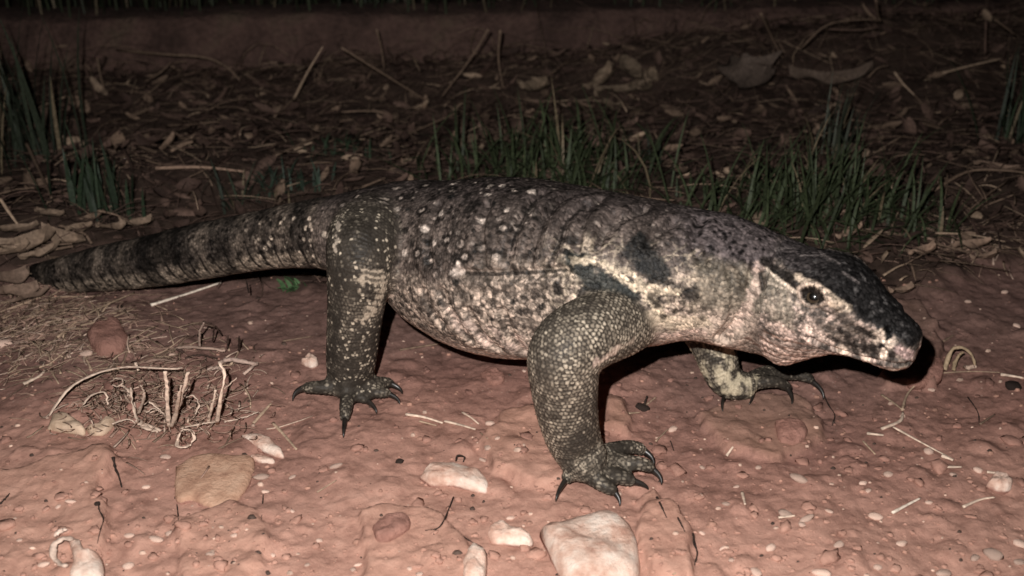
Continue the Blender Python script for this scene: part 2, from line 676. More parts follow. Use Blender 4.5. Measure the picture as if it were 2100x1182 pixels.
# body: (px, py of the axis, radius in px, Y, width factor, up factor, down factor)
BODY = [
    (70, 505, 6, 1.74, 0.7, 1, 1), (30, 530, 13, 1.63, 0.75, 1, 1), (28, 556, 22, 1.52, 0.75, 1, 1), (60, 570, 29, 1.445, 0.8, 1, 1),
    (120, 566, 37, 1.40, 0.8, 1, 1), (200, 553, 47, 1.365, 0.8, 1, 1), (300, 538, 53, 1.33, 0.82, 1, 1), (400, 518, 58, 1.30, 0.85, 1, 1),
    (500, 500, 60, 1.27, 0.88, 1, 1), (600, 484, 66, 1.24, 0.92, 1, 1), (700, 478, 80, 1.215, 1.0, 1, 1), (780, 484, 106, 1.19, 1.0, 1, 1),
    (850, 499, 131, 1.165, 1.0, 1, 1), (920, 525, 160, 1.14, 1.0, 1, 1), (1000, 544, 180, 1.115, 1.0, 1, 1), (1080, 552, 184, 1.09, 1.0, 1, 1),
    (1160, 555, 176, 1.07, 1.0, 1, 1), (1240, 557, 165, 1.05, 1.0, 1, 1), (1330, 560, 150, 1.035, 1.0, 1, 1), (1420, 563, 134, 1.022, 0.98, 1, 1.0),
    (1500, 577, 131, 1.010, 0.92, 1.0, 1.05),
]
bc, bw, bt, bb_ = [], [], [], []
for px, py, r, Y, kw, ku, kd in BODY:
    P = at_y(px, py, Y)
    depth = P[1] * CP + (CAM_H - P[2]) * SP
    R = r * depth / FPX
    bc.append(P); bw.append(R * kw); bt.append(R * ku); bb_.append(R * kd)
# head rings: fraction along occiput -> snout, half width, up, down
HP0 = at_y(1580, 592, 1.000)
HP1 = at_y(1884, 716, 0.905)
HD = HP1 - HP0
HEAD = [
    (0.02, 0.051, 0.056, 0.073), (0.16, 0.052, 0.050, 0.079), (0.30, 0.051, 0.050, 0.068), (0.43, 0.0495, 0.051, 0.056),
    (0.55, 0.0425, 0.0455, 0.044), (0.67, 0.0330, 0.0345, 0.039), (0.79, 0.0270, 0.0265, 0.036), (0.89, 0.0255, 0.0230, 0.0325),
    (0.955, 0.0220, 0.0190, 0.0265), (0.99, 0.013, 0.012, 0.0155), (1.0, 0.004, 0.004, 0.005),
]
for f, w, t, b in HEAD:
    P = HP0 + HD * f
    P = P + np.array([0, 0, 0.008 * math.sin(math.pi * min(1, f * 1.1))])
    bc.append(P); bw.append(w); bt.append(t); bb_.append(b)
prm = catmull(np.hstack([np.array(bc), np.array(bw)[:, None], np.array(bt)[:, None], np.array(bb_)[:, None]]), 330)
prm[:, 3:] = np.maximum(prm[:, 3:], 0.0015)
body_station = np.interp(np.linspace(0, len(bc) - 1, 330), np.arange(len(bc)), [b[0] for b in BODY] + [1580 + 304 * h[0] for h in HEAD])
add_part('body', prm[:, :3], prm[:, 3], prm[:, 4], prm[:, 5], (0, 0, 1), 96, 2.12, body_station)


def limb(kind, pts, up0, n=60, flatk=1.0):
    """pts: list of (3-vector, radius)"""
    A = catmull(np.array([[*p, r] for p, r in pts]), n)
    A[:, 3] = np.maximum(A[:, 3], 0.002)
    # rounded ends
    e = np.ones(n)
    e[0], e[-1] = 0.35, 0.35
    e[1], e[-2] = 0.75, 0.75
    add_part(kind, A[:, :3], A[:, 3] * e, A[:, 3] * flatk * e, A[:, 3] * flatk * e, up0, 32)


CLAWS = []


def toe(pts, r0, r1, claw):
    P = [ground(a, b, z) for a, b, z in pts]
    rr = np.linspace(r0, r1, len(P))
    # knuckle swelling before the claw
    rr = rr * 0.86
    limb('toe', [(p, r) for p, r in zip(P, rr)], (0, 0.3, 1), 18, 0.92)
    tip = ground(*claw)
    CLAWS.append((P[-2], P[-1], P[-1] + (tip - P[-1]) * 0.9, r1 * 0.86))


Yp = at_y
# near fore limb
limb('limb', [(Yp(1335, 625, 1.03), .036), (Yp(1270, 660, 0.975), .036), (Yp(1200, 688, 0.93), .0365), (Yp(1158, 726, 0.912), .0355),
              (Yp(1157, 785, 0.912), .0335), (Yp(1164, 850, 0.917), .0305), (Yp(1180, 908, 0.925), .0275), (ground(1205, 945, .027), .0235), (ground(1228, 962, .018), .019)],
     (1, 0, 0.3), 56)
toe([(1215, 935, .026), (1262, 922, .024), (1300, 917, .020), (1326, 928, .012)], .0125, .0085, (1342, 962, .003))
toe([(1225, 950, .022), (1270, 948, .021), (1318, 952, .018), (1343, 966, .011)], .0125, .0080, (1358, 998, .001))
toe([(1225, 965, .017), (1260, 975, .017), (1290, 984, .014), (1304, 990, .009)], .0125, .0078, (1332, 1006, .001))
toe([(1205, 970, .016), (1230, 990, .015), (1252, 1003, .011), (1261, 1010, .008)], .0120, .0076, (1272, 1042, .000))
toe([(1195, 950, .020), (1176, 968, .016), (1162, 982, .012), (1157, 990, .010)], .0110, .0070, (1138, 1034, .000))
# near hind limb
limb('limb', [(Yp(800, 500, 1.20), .056), (Yp(768, 497, 1.135), .054), (Yp(744, 505, 1.085), .040), (Yp(738, 556, 1.073), .036),
              (Yp(730, 630, 1.074), .0315), (Yp(723, 705, 1.080), .0295), (Yp(719, 760, 1.086), .0275), (ground(722, 792, .020), .022), (ground(728, 806, .014), .017)],
     (1, 0, 0.2), 56)
limb('limb', [(Yp(850, 560, 1.13), .035), (Yp(800, 545, 1.095), .030), (Yp(765, 560, 1.082), .022)], (0, 0, 1), 20)   # skin fold of the thigh
toe([(715, 792, .018), (680, 795, .018), (645, 795, .018), (620, 796, .014)], .0130, .0085, (598, 826, .001))
toe([(718, 800, .015), (711, 825, .014), (708, 850, .010), (707, 866, .007)], .0115, .0072, (704, 902, .000))
toe([(730, 804, .014), (745, 816, .013), (757, 826, .009)], .0110, .0070, (774, 852, .000))
toe([(735, 800, .015), (765, 803, .015), (790, 806, .012), (800, 810, .008)], .0115, .0075, (822, 832, .000))
toe([(738, 792, .017), (770, 786, .018), (795, 785, .014), (807, 791, .010)], .0115, .0075, (827, 810, .001))
# far fore limb
limb('limb', [(Yp(1370, 610, 1.09), .036), (Yp(1430, 655, 1.125), .030), (Yp(1460, 705, 1.112), .0255), (Yp(1474, 745, 1.102), .0235),
              (Yp(1486, 775, 1.095), .021), (ground(1510, 790, .018), .018), (ground(1545, 790, .014), .015)], (1, 0, 0.3), 70)
toe([(1500, 788, .014), (1491, 799, .012), (1487, 808, .009)], .0105, .0070, (1482, 848, .000))
toe([(1525, 786, .015), (1540, 790, .015), (1545, 800, .009)], .0105, .0070, (1535, 833, .000))
toe([(1535, 788, .015), (1585, 782, .019), (1612, 792, .013), (1618, 802, .009)], .0110, .0072, (1624, 832, .000))
toe([(1535, 782, .016), (1600, 768, .022), (1650, 772, .018), (1670, 786, .011)], .0110, .0074, (1690, 824, .000))
toe([(1530, 780, .016), (1570, 762, .022), (1610, 757, .020), (1632, 764, .012)], .0105, .0070, (1650, 786, .001))
# far hind limb, stepping forward behind the belly
limb('limb', [(Yp(800, 500, 1.20), .050), (Yp(850, 540, 1.285), .044), (Yp(905, 580, 1.33), .034), (Yp(925, 600, 1.33), .030),
              (ground(930, 612, .03), .026), (ground(945, 620, .016), .020)], (0, 0, 1), 60)
for dx, dy in ((30, -6), (40, 0), (36, 5), (22, 9), (-12, 8)):
    toe([(945, 618, .015), (945 + dx, 618 + dy, .015), (945 + dx * 1.5, 618 + dy * 1.5, .008)], .0105, .0070, (945 + dx * 1.9, 618 + dy * 1.9 + 3, .0))

me0 = new_mesh('body_cage', np.vstack(LV), LF)
cage = bpy.data.objects.new('body_cage', me0)
COL.objects.link(cage)
md = cage.modifiers.new('r', 'REMESH'); md.mode = 'VOXEL'; md.voxel_size = 0.0034; md.adaptivity = 0.0
md = cage.modifiers.new('s', 'SMOOTH'); md.factor = 0.5; md.iterations = 7
dg = bpy.context.evaluated_depsgraph_get()
cme = bpy.data.meshes.new_from_object(cage.evaluated_get(dg))
k0 = len(cme.vertices)
cv = np.empty(k0 * 3, np.float32); cme.vertices.foreach_get('co', cv); cv = cv.reshape(-1, 3).astype(float)
cf = np.empty(len(cme.loops), np.int32); cme.loops.foreach_get('vertex_index', cf); cf = cf.reshape(-1, 4).astype(np.int64)
# split every quad in four, then relax
ea = cf
eb = np.roll(cf, -1, axis=1)
key = np.minimum(ea, eb) * k0 + np.maximum(ea, eb)
uq, inv = np.unique(key.ravel(), return_inverse=True)
inv = inv.reshape(cf.shape)
mv = 0.5 * (cv[uq // k0] + cv[uq % k0])
fv = cv[cf].mean(1)
em = k0 + inv
fc = k0 + len(uq) + np.arange(len(cf))
nf = np.concatenate([np.stack([cf[:, i], em[:, i], fc, em[:, (i + 3) % 4]], 1) for i in range(4)])
sv = np.vstack([cv, mv, fv])
e0 = np.concatenate([nf[:, i] for i in range(4)])
e1 = np.concatenate([nf[:, (i + 1) % 4] for i in range(4)])
deg = np.bincount(e0, minlength=len(sv)) + np.bincount(e1, minlength=len(sv))
for _ in range(3):
    acc = np.stack([np.bincount(e0, sv[e1, k], len(sv)) + np.bincount(e1, sv[e0, k], len(sv)) for k in range(3)], 1)
    sv = 0.5 * sv + 0.5 * acc / deg[:, None]
bme = new_mesh('body', sv, nf)
bme.name = 'body'
bpy.data.objects.remove(cage)
nv = len(bme.vertices)
V = np.empty(nv * 3, np.float32); bme.vertices.foreach_get('co', V); V = V.reshape(-1, 3).astype(float)
Nn = np.empty(nv * 3, np.float32); bme.vertices.foreach_get('normal', Nn); Nn = Nn.reshape(-1, 3).astype(float)

# --- which part each vertex belongs to, and its (s, angle) on it
CC = np.vstack([s[1] for s in SPINES])
RR = np.concatenate([s[2] for s in SPINES])
PI_ = np.concatenate([np.full(len(s[1]), k) for k, s in enumerate(SPINES)])
LI = np.concatenate([np.arange(len(s[1])) for s in SPINES])
best = np.empty(nv, int)
limbw = np.empty(nv)
is_body = np.array([SPINES[k][0] == 'body' for k in PI_])
for a in range(0, nv, 20000):
    b = min(nv, a + 20000)
    P = V[a:b].astype(np.float32)
    d2 = (P ** 2).sum(1)[:, None] + (CC.astype(np.float32) ** 2).sum(1)[None, :] - 2 * P @ CC.astype(np.float32).T
    q = np.sqrt(np.maximum(d2, 0)) / RR[None, :].astype(np.float32)
    best[a:b] = q.argmin(1)
    limbw[a:b] = smooth(-0.14, 0.16, q[:, is_body].min(1) - q[:, ~is_body].min(1))
part = PI_[best]
kind = np.array([{'body': 0, 'limb': 1, 'toe': 2}[s[0]] for s in SPINES])[part]
S_ = np.vstack([s[4] for s in SPINES])[best]
U_ = np.vstack([s[5] for s in SPINES])[best]
D_ = V - CC[best]
ang = np.arctan2((D_ * S_).sum(1), (D_ * U_).sum(1))
Lall = np.concatenate([s[3] for s in SPINES])
Tn = np.cross(U_, S_)
arc = Lall[best] + (D_ * Tn).sum(1)
sta = np.full(nv, 0.0)
isb = kind == 0
sta[isb] = SPINES[0][6][LI[best[isb]]]
# body coordinates for the limb-owned vertices too (for blending)
bs = SPINES[0]
bi = np.empty(nv, int)
BC32 = bs[1].astype(np.float32)
BR32 = (bs[2] ** 2).astype(np.float32)[None, :]
for a in range(0, nv, 20000):
    b = min(nv, a + 20000)
    P = V[a:b].astype(np.float32)
    d2 = (P ** 2).sum(1)[:, None] + (BC32 ** 2).sum(1)[None, :] - 2 * P @ BC32.T
    bi[a:b] = (d2 / BR32).argmin(1)
Db = V - bs[1][bi]
bang = np.arctan2((Db * bs[4][bi]).sum(1), (Db * bs[5][bi]).sum(1))
bTn = np.cross(bs[5][bi], bs[4][bi])
barc = bs[3][bi] + (Db * bTn).sum(1)
bsta = bs[6][bi] + 0.0
brad = bs[2][bi]

bvh = BVHTree.FromPolygons(V.tolist(), nf.tolist())


def surf(px, py):
    d = pix_dir(px, py)
    hit = bvh.ray_cast(Vector(CAMP), Vector(d).normalized())
    if hit[0] is None:
        h = bvh.find_nearest(Vector(at_y(px, py, 1.0)))
        return np.array(h[0]), np.array(h[1])
    return np.array(hit[0]), np.array(hit[1])


def surf0(px, py):
    return surf(px, py)[0]


# --- relief of the skin
disp = np.zeros(nv)
n3 = fbm(V * 160.0, 3, 5)
warp = fbm(V * 30.0, 3, 44)
headw = smooth(1540, 1600, bsta) * (1 - limbw)
# bead scales on the limbs: rows across the limb
dsc = 0.0042
Rl = np.array([s[2].mean() for s in SPINES])[part]
nb = np.maximum(6, np.round(2 * math.pi * Rl / dsc))
rowf = arc / dsc + 0.9 * warp + 0.35 * n3
row = np.floor(rowf)
af = (ang / (2 * math.pi)) * nb + 0.5 * (row % 2) + 0.6 * warp - 0.3 * n3
bd = np.sqrt(((rowf - row) - 0.5) ** 2 + ((af - np.floor(af)) - 0.5) ** 2)
bead_h = smooth(0.58, 0.12, bd)
bead_id = _hash(row.astype(np.int64), np.floor(af).astype(np.int64) % 997, part.astype(np.int64), 5)
disp += limbw * (bead_h - 0.5) * np.where(kind == 2, 0.0007, 0.0011)
# body: rows of small scales and loose folds
rb = barc / 0.0048
rowb = np.floor(rb)
abf = bang * 0.09 / 0.0048 + 0.5 * (rowb % 2)
bbd = np.sqrt(((rb - rowb) - 0.5) ** 2 + ((abf - np.floor(abf)) - 0.5) ** 2)
bbh = smooth(0.6, 0.1, bbd)
trunk = (1 - limbw) * (1 - headw)
disp += trunk * (bbh - 0.5) * 0.0005
disp += trunk * 0.0012 * fbm(V * 45.0, 3, 8)


def groove(pts_px, width, depth, lim=True, sharp=0.35):
    global disp
    pts = [surf(a, b)[0] for a, b in pts_px]
    C = catmull(np.array(pts), max(8, 6 * len(pts)))
    s = ((V > C.min(0) - 4 * width) & (V < C.max(0) + 4 * width)).all(1)
    d = poly_dist(V[s], list(C))
    disp[s] -= depth * smooth(width, width * sharp, d)
    # loose skin bulges beside the fold
    disp[s] += 0.35 * depth * np.exp(-((d - width * 1.7) / (width * 0.8)) ** 2)


for g in ([(1110, 395), (1080, 430), (1055, 480), (1040, 545)], [(1200, 420), (1160, 455), (1145, 500), (1122, 548)],
          [(1260, 440), (1235, 470), (1222, 510)], [(1320, 430), (1270, 455), (1238, 490)], [(1165, 400), (1120, 440), (1095, 490), (1085, 540)],
          [(945, 560), (1010, 563), (1080, 560), (1160, 555)], [(1000, 420), (985, 470), (990, 540)], [(1385, 455), (1345, 480), (1330, 500)], [(1230, 410), (1200, 440), (1185, 490), (1180, 525)], [(900, 420), (880, 470), (880, 540)], [(1440, 450), (1425, 490), (1440, 540)]):
    groove(g, 0.007, 0.0042)
for g in ([(1500, 560), (1510, 610), (1500, 660), (1475, 690)], [(1545, 560), (1535, 610), (1520, 660), (1490, 695)]):
    groove(g, 0.008, 0.0042)
for g in ([(905, 600), (930, 650), (965, 695)], [(960, 640), (985, 685), (1020, 715)], [(1030, 640), (1050, 690), (1075, 722)], [(870, 600), (880, 630), (905, 665)]):
    groove(g, 0.008, 0.0034)
# head features
MOUTH = [(1886, 741), (1862, 745), (1815, 744), (1760, 731), (1705, 713), (1660, 692)]
groove(MOUTH, 0.0030, 0.0034, sharp=0.5)
groove([(1560, 562), (1564, 592)], 0.0035, 0.0035)
# canthal ridge (brow to snout) and brow shield
BROW = [(1634, 578), (1662, 585), (1695, 606), (1725, 630), (1762, 655), (1800, 672)]
bp = list(catmull(np.array([surf(a, b)[0] for a, b in BROW]), 30))
hv = bsta > 1500
db = np.full(nv, 9.0)
db[hv] = poly_dist(V[hv], bp)
disp += 0.0062 * np.exp(-(db / 0.0080) ** 2)
# far brow mirrored through the head's middle plane
hx = HD / np.linalg.norm(HD)
hs = np.cross(hx, (0, 0, 1)); hs /= np.linalg.norm(hs)
Vm = V - 2 * ((V - HP0) @ hs)[:, None] * hs[None, :]
dbm = np.full(nv, 9.0)
dbm[hv] = poly_dist(Vm[hv], bp)
disp += 0.0062 * np.exp(-(dbm / 0.0080) ** 2)
EYE, EYEN = surf(1667, 608)
EYEM = EYE - 2 * ((EYE - HP0) @ hs) * hs
# eye socket
for e in (EYE, EYEM):
    hu = np.cross(hs, hx)
    q = V - e
    u = q @ hx
    w = q @ hu
    rr_ = (np.abs(u / 0.0120) ** 1.5 + np.abs(w / 0.0074) ** 1.5) ** (1 / 1.5)
    near_ = np.linalg.norm(q, axis=1) < 0.03
    disp -= near_ * 0.0042 * smooth(1.0, 0.72, rr_)
    disp += near_ * 0.0018 * np.exp(-((rr_ - 1.12) / 0.18) ** 2)
# nostrils, cheek (jaw muscle) and temple
NOS, _ = surf(1822, 676)
dn = np.linalg.norm(V - NOS, axis=1)
disp -= 0.0030 * smooth(0.0048, 0.002, dn)
CHK, _ = surf(1600, 645)
disp += 0.005 * np.exp(-(np.linalg.norm(V - CHK, axis=1) / 0.030) ** 2) * (1 - limbw)
disp += headw * 0.0007 * (smooth(0.62, 0.2, worley(V * 230.0, 3)[0]) - 0.5)
V2 = V + Nn * disp[:, None]
bme.vertices.foreach_set('co', V2.astype(np.float32).ravel())
bme.update()

# --- pigment of the skin (placed on the surface, in body coordinates)
PXM = 1.0 / 1850.0


def C3(*c):
    return np.array(c, float)


def lerp(a, b, t):
    return a + (b - a) * np.asarray(t)[:, None]


g = np.abs(bang) / math.pi
st = bsta
nA = fbm(V * 28.0, 4, 101)
nB = fbm(V * 110.0, 3, 102)
nC = fbm(V * 260.0, 2, 103)
BP = np.stack([barc, bang * brad, np.zeros(nv)], 1)
# trunk
dorsal = C3(.072, .057, .052)
flank = C3(.118, .093, .079)
pale = C3(.42, .335, .27)
pinkb = C3(.48, .365, .305)
dark = C3(.016, .014, .0125)
pig = lerp(np.tile(dorsal, (nv, 1)), flank, smooth(0.02, 0.30, g + 0.05 * nA))
pig *= (1.0 + 0.40 * nB + 0.30 * nC)[:, None]
# transverse faint bars
pig *= (1.0 + 0.16 * np.sin(barc * 2 * math.pi / 0.048 + 2.0 * nA))[:, None]
# ocelli
f1, f2, cid = worley(np.stack([BP[:, 0] / 0.0200 + 0.25 * nA, BP[:, 1] / 0.0165, np.full(nv, 0.5)], 1) * np.array([1, 1, 0]) + np.array([0, 0, 0.5]), 61)
oz = smooth(730, 800, st) * smooth(1200, 1080, st) * smooth(0.47, 0.36, g) * (cid > 0.15)
oz2 = oz * (0.6 + 0.4 * (cid > 0.45))
pig = lerp(pig, dark * 1.3, 0.78 * oz2 * smooth(0.50, 0.40, f1) * smooth(0.16, 0.26, f1 + 0.05 * nB))
pig = lerp(pig, C3(.40, .33, .28), 0.85 * oz2 * smooth(0.26, 0.17, f1 + 0.06 * nB))
# fine black specks along the back
f1s, _, cids = worley(BP / 0.0068 * np.array([1, 1, 0]) + np.array([0, 0, .5]), 66)
pig = lerp(pig, dark, 0.75 * (cids > 0.66) * smooth(0.46, 0.30, f1s) * smooth(0.42, 0.34, g) * smooth(700, 760, st))
pig = lerp(pig, C3(.34, .28, .24), 0.6 * (cids < 0.14) * smooth(0.42, 0.26, f1s) * smooth(0.50, 0.40, g) * smooth(700, 760, st))
# pale lower flank with dark network
lowstart = np.interp(st, [700, 820, 900, 980, 1060, 1180, 1300, 1420, 1520], [0.70, 0.62, 0.54, 0.44, 0.39, 0.345, 0.33, 0.36, 0.42])
lo = smooth(-0.03, 0.05, g - lowstart + 0.06 * nA + 0.03 * nB) * smooth(690, 780, st) * smooth(1580, 1500, st)
pig = lerp(pig, pale * (1.0 + 0.25 * nC)[:, None], 0.92 * lo)
wq = V * 95.0 + 0.9 * np.stack([fbm(V * 60, 2, 7), fbm(V * 60, 2, 8), fbm(V * 60, 2, 9)], 1)
f1b, f2b, cidb = worley(wq, 77)
net = smooth(0.18, 0.05, f2b - f1b)
dk = np.maximum(0.9 * net, (cidb > 0.60) * smooth(0.62, 0.40, f1b))
pig = lerp(pig, C3(.045, .037, .032), 0.86 * lo * dk * smooth(0.86, 0.66, g) * smooth(1560, 1400, st + 120 * (g > 0.55)))
# bare pinkish belly, thin streaks
be = smooth(0.66, 0.80, g + 0.05 * nA) * smooth(760, 900, st) * smooth(1560, 1400, st)
pig = lerp(pig, pinkb * (1 + .25 * nB)[:, None], 0.75 * be)
# tail
tl = smooth(715, 680, st)
band = np.clip(0.5 + 0.28 * np.sin(barc * 2 * math.pi / 0.066 + 1.5 + 2.5 * nA) + 0.55 * fbm(V * np.array([45., 45., 30.]), 3, 150), 0, 1)
tcol = lerp(np.tile(C3(.055, .045, .038), (nv, 1)), C3(.145, .115, .092), smooth(0.25, 0.85, band))
tcol = lerp(tcol, C3(.27, .215, .165), 0.85 * smooth(0.52, 0.62, g) * (0.35 + 0.65 * smooth(0.2, 0.5, band)))
tcol *= (1 + 0.55 * nB + 0.35 * nC)[:, None]
f1t, _, cidt = worley(V * 120.0, 88)
tcol = lerp(tcol, C3(.58, .47, .37), 0.9 * (cidt > 0.58) * smooth(0.42, 0.28, f1t) * smooth(480, 640, st) * smooth(0.12, 0.2, g))
tcol = lerp(tcol, dark, 0.8 * (cidt < 0.34) * smooth(0.55, 0.36, f1t))
tcol = lerp(tcol, dark, 0.85 * smooth(0.72, 0.95, np.sin(barc * 2 * math.pi / 0.0205 + 2 * nA)) * smooth(0.42, 0.50, g) * smooth(0.85, 0.70, g))
tcol = lerp(tcol, dark, 0.9 * smooth(40, 65, st) * smooth(118, 100, st))
tcol = lerp(tcol, dark, 0.75 * smooth(300, 330, st) * smooth(420, 395, st) * smooth(0.55, 0.45, g))
pig = lerp(pig, tcol, tl)
# neck: dark speckled nape, plain greyish side
nk = smooth(1330, 1430, st) * smooth(0.34, 0.24, g + 0.05 * nA)
ncol = np.tile(C3(.118, .096, .094), (nv, 1)) * (1 + 0.45 * nB + 0.3 * nC)[:, None]
f1n, _, cidn = worley(V * 170.0, 99)
ncol = lerp(ncol, C3(.012, .011, .011), 0.9 * (cidn > 0.55) * smooth(0.55, 0.35, f1n))
pig = lerp(pig, ncol, nk * (1 - headw))
sidew = smooth(1380, 1450, st) * smooth(1570, 1530, st) * smooth(0.24, 0.32, g + 0.04 * nA) * smooth(0.56, 0.48, g)
pig = lerp(pig, C3(.19, .162, .125) * (1 + .45 * nB + .4 * nC)[:, None], 0.85 * sidew)


# broad dark and pale marbling over shoulder and neck side
wq2 = V * 46.0 + 1.0 * np.stack([fbm(V * 40, 2, 17), fbm(V * 40, 2, 18), fbm(V * 40, 2, 19)], 1)
f1m, f2m, cidm = worley(wq2, 171)
mz = smooth(1150, 1220, st) * smooth(1480, 1400, st) * smooth(0.20, 0.27, g) * smooth(0.70, 0.60, g)
pig = lerp(pig, C3(.035, .032, .029), 0.85 * mz * (cidm > 0.62) * smooth(0.60, 0.44, f1m + 0.10 * nB))
pig = lerp(pig, C3(.50, .41, .31), 0.60 * mz * smooth(0.13, 0.05, f2m - f1m + 0.04 * nC))


def near_box(P, m):
    return ((V > P.min(0) - m) & (V < P.max(0) + m)).all(1)


def line(pts_px, wpx, color, a=1.0, soft=0.5, wob=0.4, taper=False):
    global pig
    P = np.array([surf0(x, y) for x, y in pts_px])
    if len(P) == 1:
        P = np.vstack([P, P + 1e-4])
    elif len(P) > 2:
        P = catmull(P, 5 * len(P))
    w = wpx * PXM
    s = near_box(P, w * 2)
    d = poly_dist(V[s], list(P)) + w * wob * (0.8 * nB[s] + 0.8 * nC[s] + 0.5 * nA[s])
    t = a * smooth(w, w * (1 - soft), d)
    pig[s] = lerp(pig[s], np.asarray(color), t)


BLK = C3(.020, .020, .019)
SLATE = C3(.036, .041, .038)
PAL = C3(.56, .46, .34)
PNK = C3(.60, .45, .375)
# shoulder and neck blotches, pale seams between them
line([(1185, 540), (1215, 570), (1255, 592), (1290, 605)], 30, SLATE, 0.92)
line([(1215, 590), (1250, 610), (1285, 612)], 14, BLK, 0.8)
line([(1310, 500), (1335, 535), (1350, 560)], 26, BLK, 0.92)
line([(1290, 515), (1320, 545)], 18, BLK, 0.85)
line([(1285, 640), (1320, 645)], 20, BLK, 0.75)
line([(1370, 590), (1400, 600)], 15, BLK, 0.7)
line([(1180, 533), (1235, 540), (1275, 572), (1320, 600), (1350, 640), (1370, 660)], 8, PAL, 0.9, wob=1.1)
line([(1245, 548), (1290, 560), (1330, 590), (1390, 600)], 6, PAL, 0.75, wob=1.1)
line([(1330, 655), (1390, 665), (1440, 660)], 22, PAL, 0.7)
line([(1300, 690), (1360, 690), (1440, 680)], 12, PNK, 0.7)
for q in ((1345, 625), (1385, 640), (1415, 640), (1440, 655), (1360, 650), (1335, 610), (1400, 620), (1430, 615), (1300, 660)):
    line([q], 9, C3(.06, .05, .04), 0.85)
for q in ((1040, 432), (1000, 400), (930, 378), (905, 440), (890, 500), (940, 540), (870, 470), (815, 430), (830, 520), (1030, 380), (1090, 395), (985, 450)):
    line([q], 9, C3(.50, .42, .36), 0.85)
for q in ((835, 430), (815, 445), (900, 395), (925, 405), (1010, 420), (935, 580), (1010, 655), (1075, 610), (1050, 620), (1110, 630)):
    line([q], 9, BLK, 0.85)
# dark lines along the folds
for gl in ([(1110, 395), (1080, 430), (1055, 480), (1040, 545)], [(1200, 420), (1160, 455), (1145, 500), (1122, 548)], [(945, 560), (1010, 563), (1080, 560), (1160, 555)]):
    line(gl, 5, dark, 0.75, wob=0.5)
line([(1325, 428), (1270, 450), (1235, 480), (1228, 520)], 5, C3(.22, .18, .155), 0.5, wob=0.9)
line([(930, 558), (945, 556)], 10, C3(.5, .42, .36), 0.9)

# --- limbs: pale beads on dark skin
lw = np.clip(limbw, 0, 1)
lw = lw * (1 - 0.6 * np.isin(part, [[k for k, s_ in enumerate(SPINES) if s_[0] == 'limb'][j] for j in (1, 2)]) * smooth(0.15, 0.20, V[:, 2] + 0.015 * nA) * smooth(1.09, 1.14, V[:, 1]))
lcol = np.tile(C3(.050, .042, .034), (nv, 1)) * (1 + .3 * nC)[:, None]
pres = np.clip(0.50 + 0.85 * nA + 0.3 * nB + 0.55 * (bead_id - 0.5), 0.06, 1)
front = np.zeros(nv)
FORE = [k for k, s in enumerate(SPINES) if s[0] == 'limb']
fore = np.isin(part, [FORE[0]])
hind = np.isin(part, [FORE[1], FORE[2]])
far = np.isin(part, [FORE[3]])
toes = kind == 2
pres = np.where(fore, np.clip(pres + 0.15, 0, 1), pres)
pres = np.where(hind, np.clip(pres * 0.75 - 0.18, 0.03, 1), pres)
pres = np.where(hind & (bead_id > 0.86), 1.0, pres)
pres = np.where(toes, np.clip(0.30 + 1.2 * nA + 0.6 * (bead_id - .5), 0.02, 1), pres)
bcol = lerp(np.tile(C3(.23, .19, .145), (nv, 1)), C3(.46, .39, .30), np.clip(bead_id * 1.2 - 0.2, 0, 1))
lcol = lerp(lcol, bcol, smooth(0.20, 0.75, bead_h) * pres)
lcol = lerp(lcol, C3(.55, .47, .33) * (1 + .5 * nB)[:, None], 0.6 * far * smooth(-0.15, 0.25, nA + nB * .8))
pig = lerp(pig, lcol, lw)
line([(765, 570), (787, 585), (772, 625), (757, 645)], 22, C3(.46, .38, .29), 0.7, wob=1.3)
for k in range(8):
    line([(752, 546 + 13 * k), (775, 551 + 13 * k), (798, 543 + 13 * k)], 3.0, dark, 0.7, wob=1.3)
line([(715, 470), (735, 455), (750, 490), (735, 520)], 24, C3(.030, .025, .020), 0.8)
line([(700, 540), (690, 640), (682, 740)], 16, C3(.040, .034, .028), 0.7)
line([(700, 440), (690, 480), (688, 510)], 7, C3(.48, .40, .32), 0.6, wob=1.5)
line([(664, 480), (672, 486)], 8, C3(.62, .52, .42), 0.8)
line([(1222, 742), (1240, 735), (1262, 718)], 11, PNK, 0.55, wob=1.2)
line([(1300, 700), (1260, 720), (1230, 745)], 8, C3(.46, .36, .28), 0.5, wob=1.0)
line([(1185, 905), (1165, 925), (1160, 960)], 18, C3(.05, .043, .036), 0.6)

# --- head
hu = np.cross(hs, hx)
Q = V - HP0
uu = Q @ hx
vv = np.abs(Q @ hs)
ww = Q @ hu
hcol = lerp(np.tile(C3(.20, .160, .132), (nv, 1)), C3(.50, .385, .325), smooth(-0.25, 0.35, nB + 0.5 * nA))
f1h, f2h, cidh = worley(V * 150.0 + 0.6 * nB[:, None], 131)
hcol = lerp(hcol, C3(.075, .066, .058), 0.9 * (cidh > 0.46) * smooth(0.66, 0.42, f1h))
hcol = lerp(hcol, C3(.10, .086, .075), 0.7 * smooth(0.16, 0.04, f2h - f1h))
hcol *= (1 + .25 * nC)[:, None]
# throat: paler, streaked along the jaw
thr = smooth(-0.020, -0.034, ww + 0.003 * nA)
tc = np.tile(C3(.60, .455, .38), (nv, 1))
stk = np.sin(ww * 2 * math.pi / 0.0085 + 3.0 * fbm(V * np.array([40., 40., 40.]), 3, 140) + 1.5 * nB)
tc = lerp(tc, C3(.20, .135, .105), 0.85 * smooth(0.2, 0.7, stk))
hcol = lerp(hcol, tc, 0.85 * thr)
pig = lerp(pig, hcol, headw)
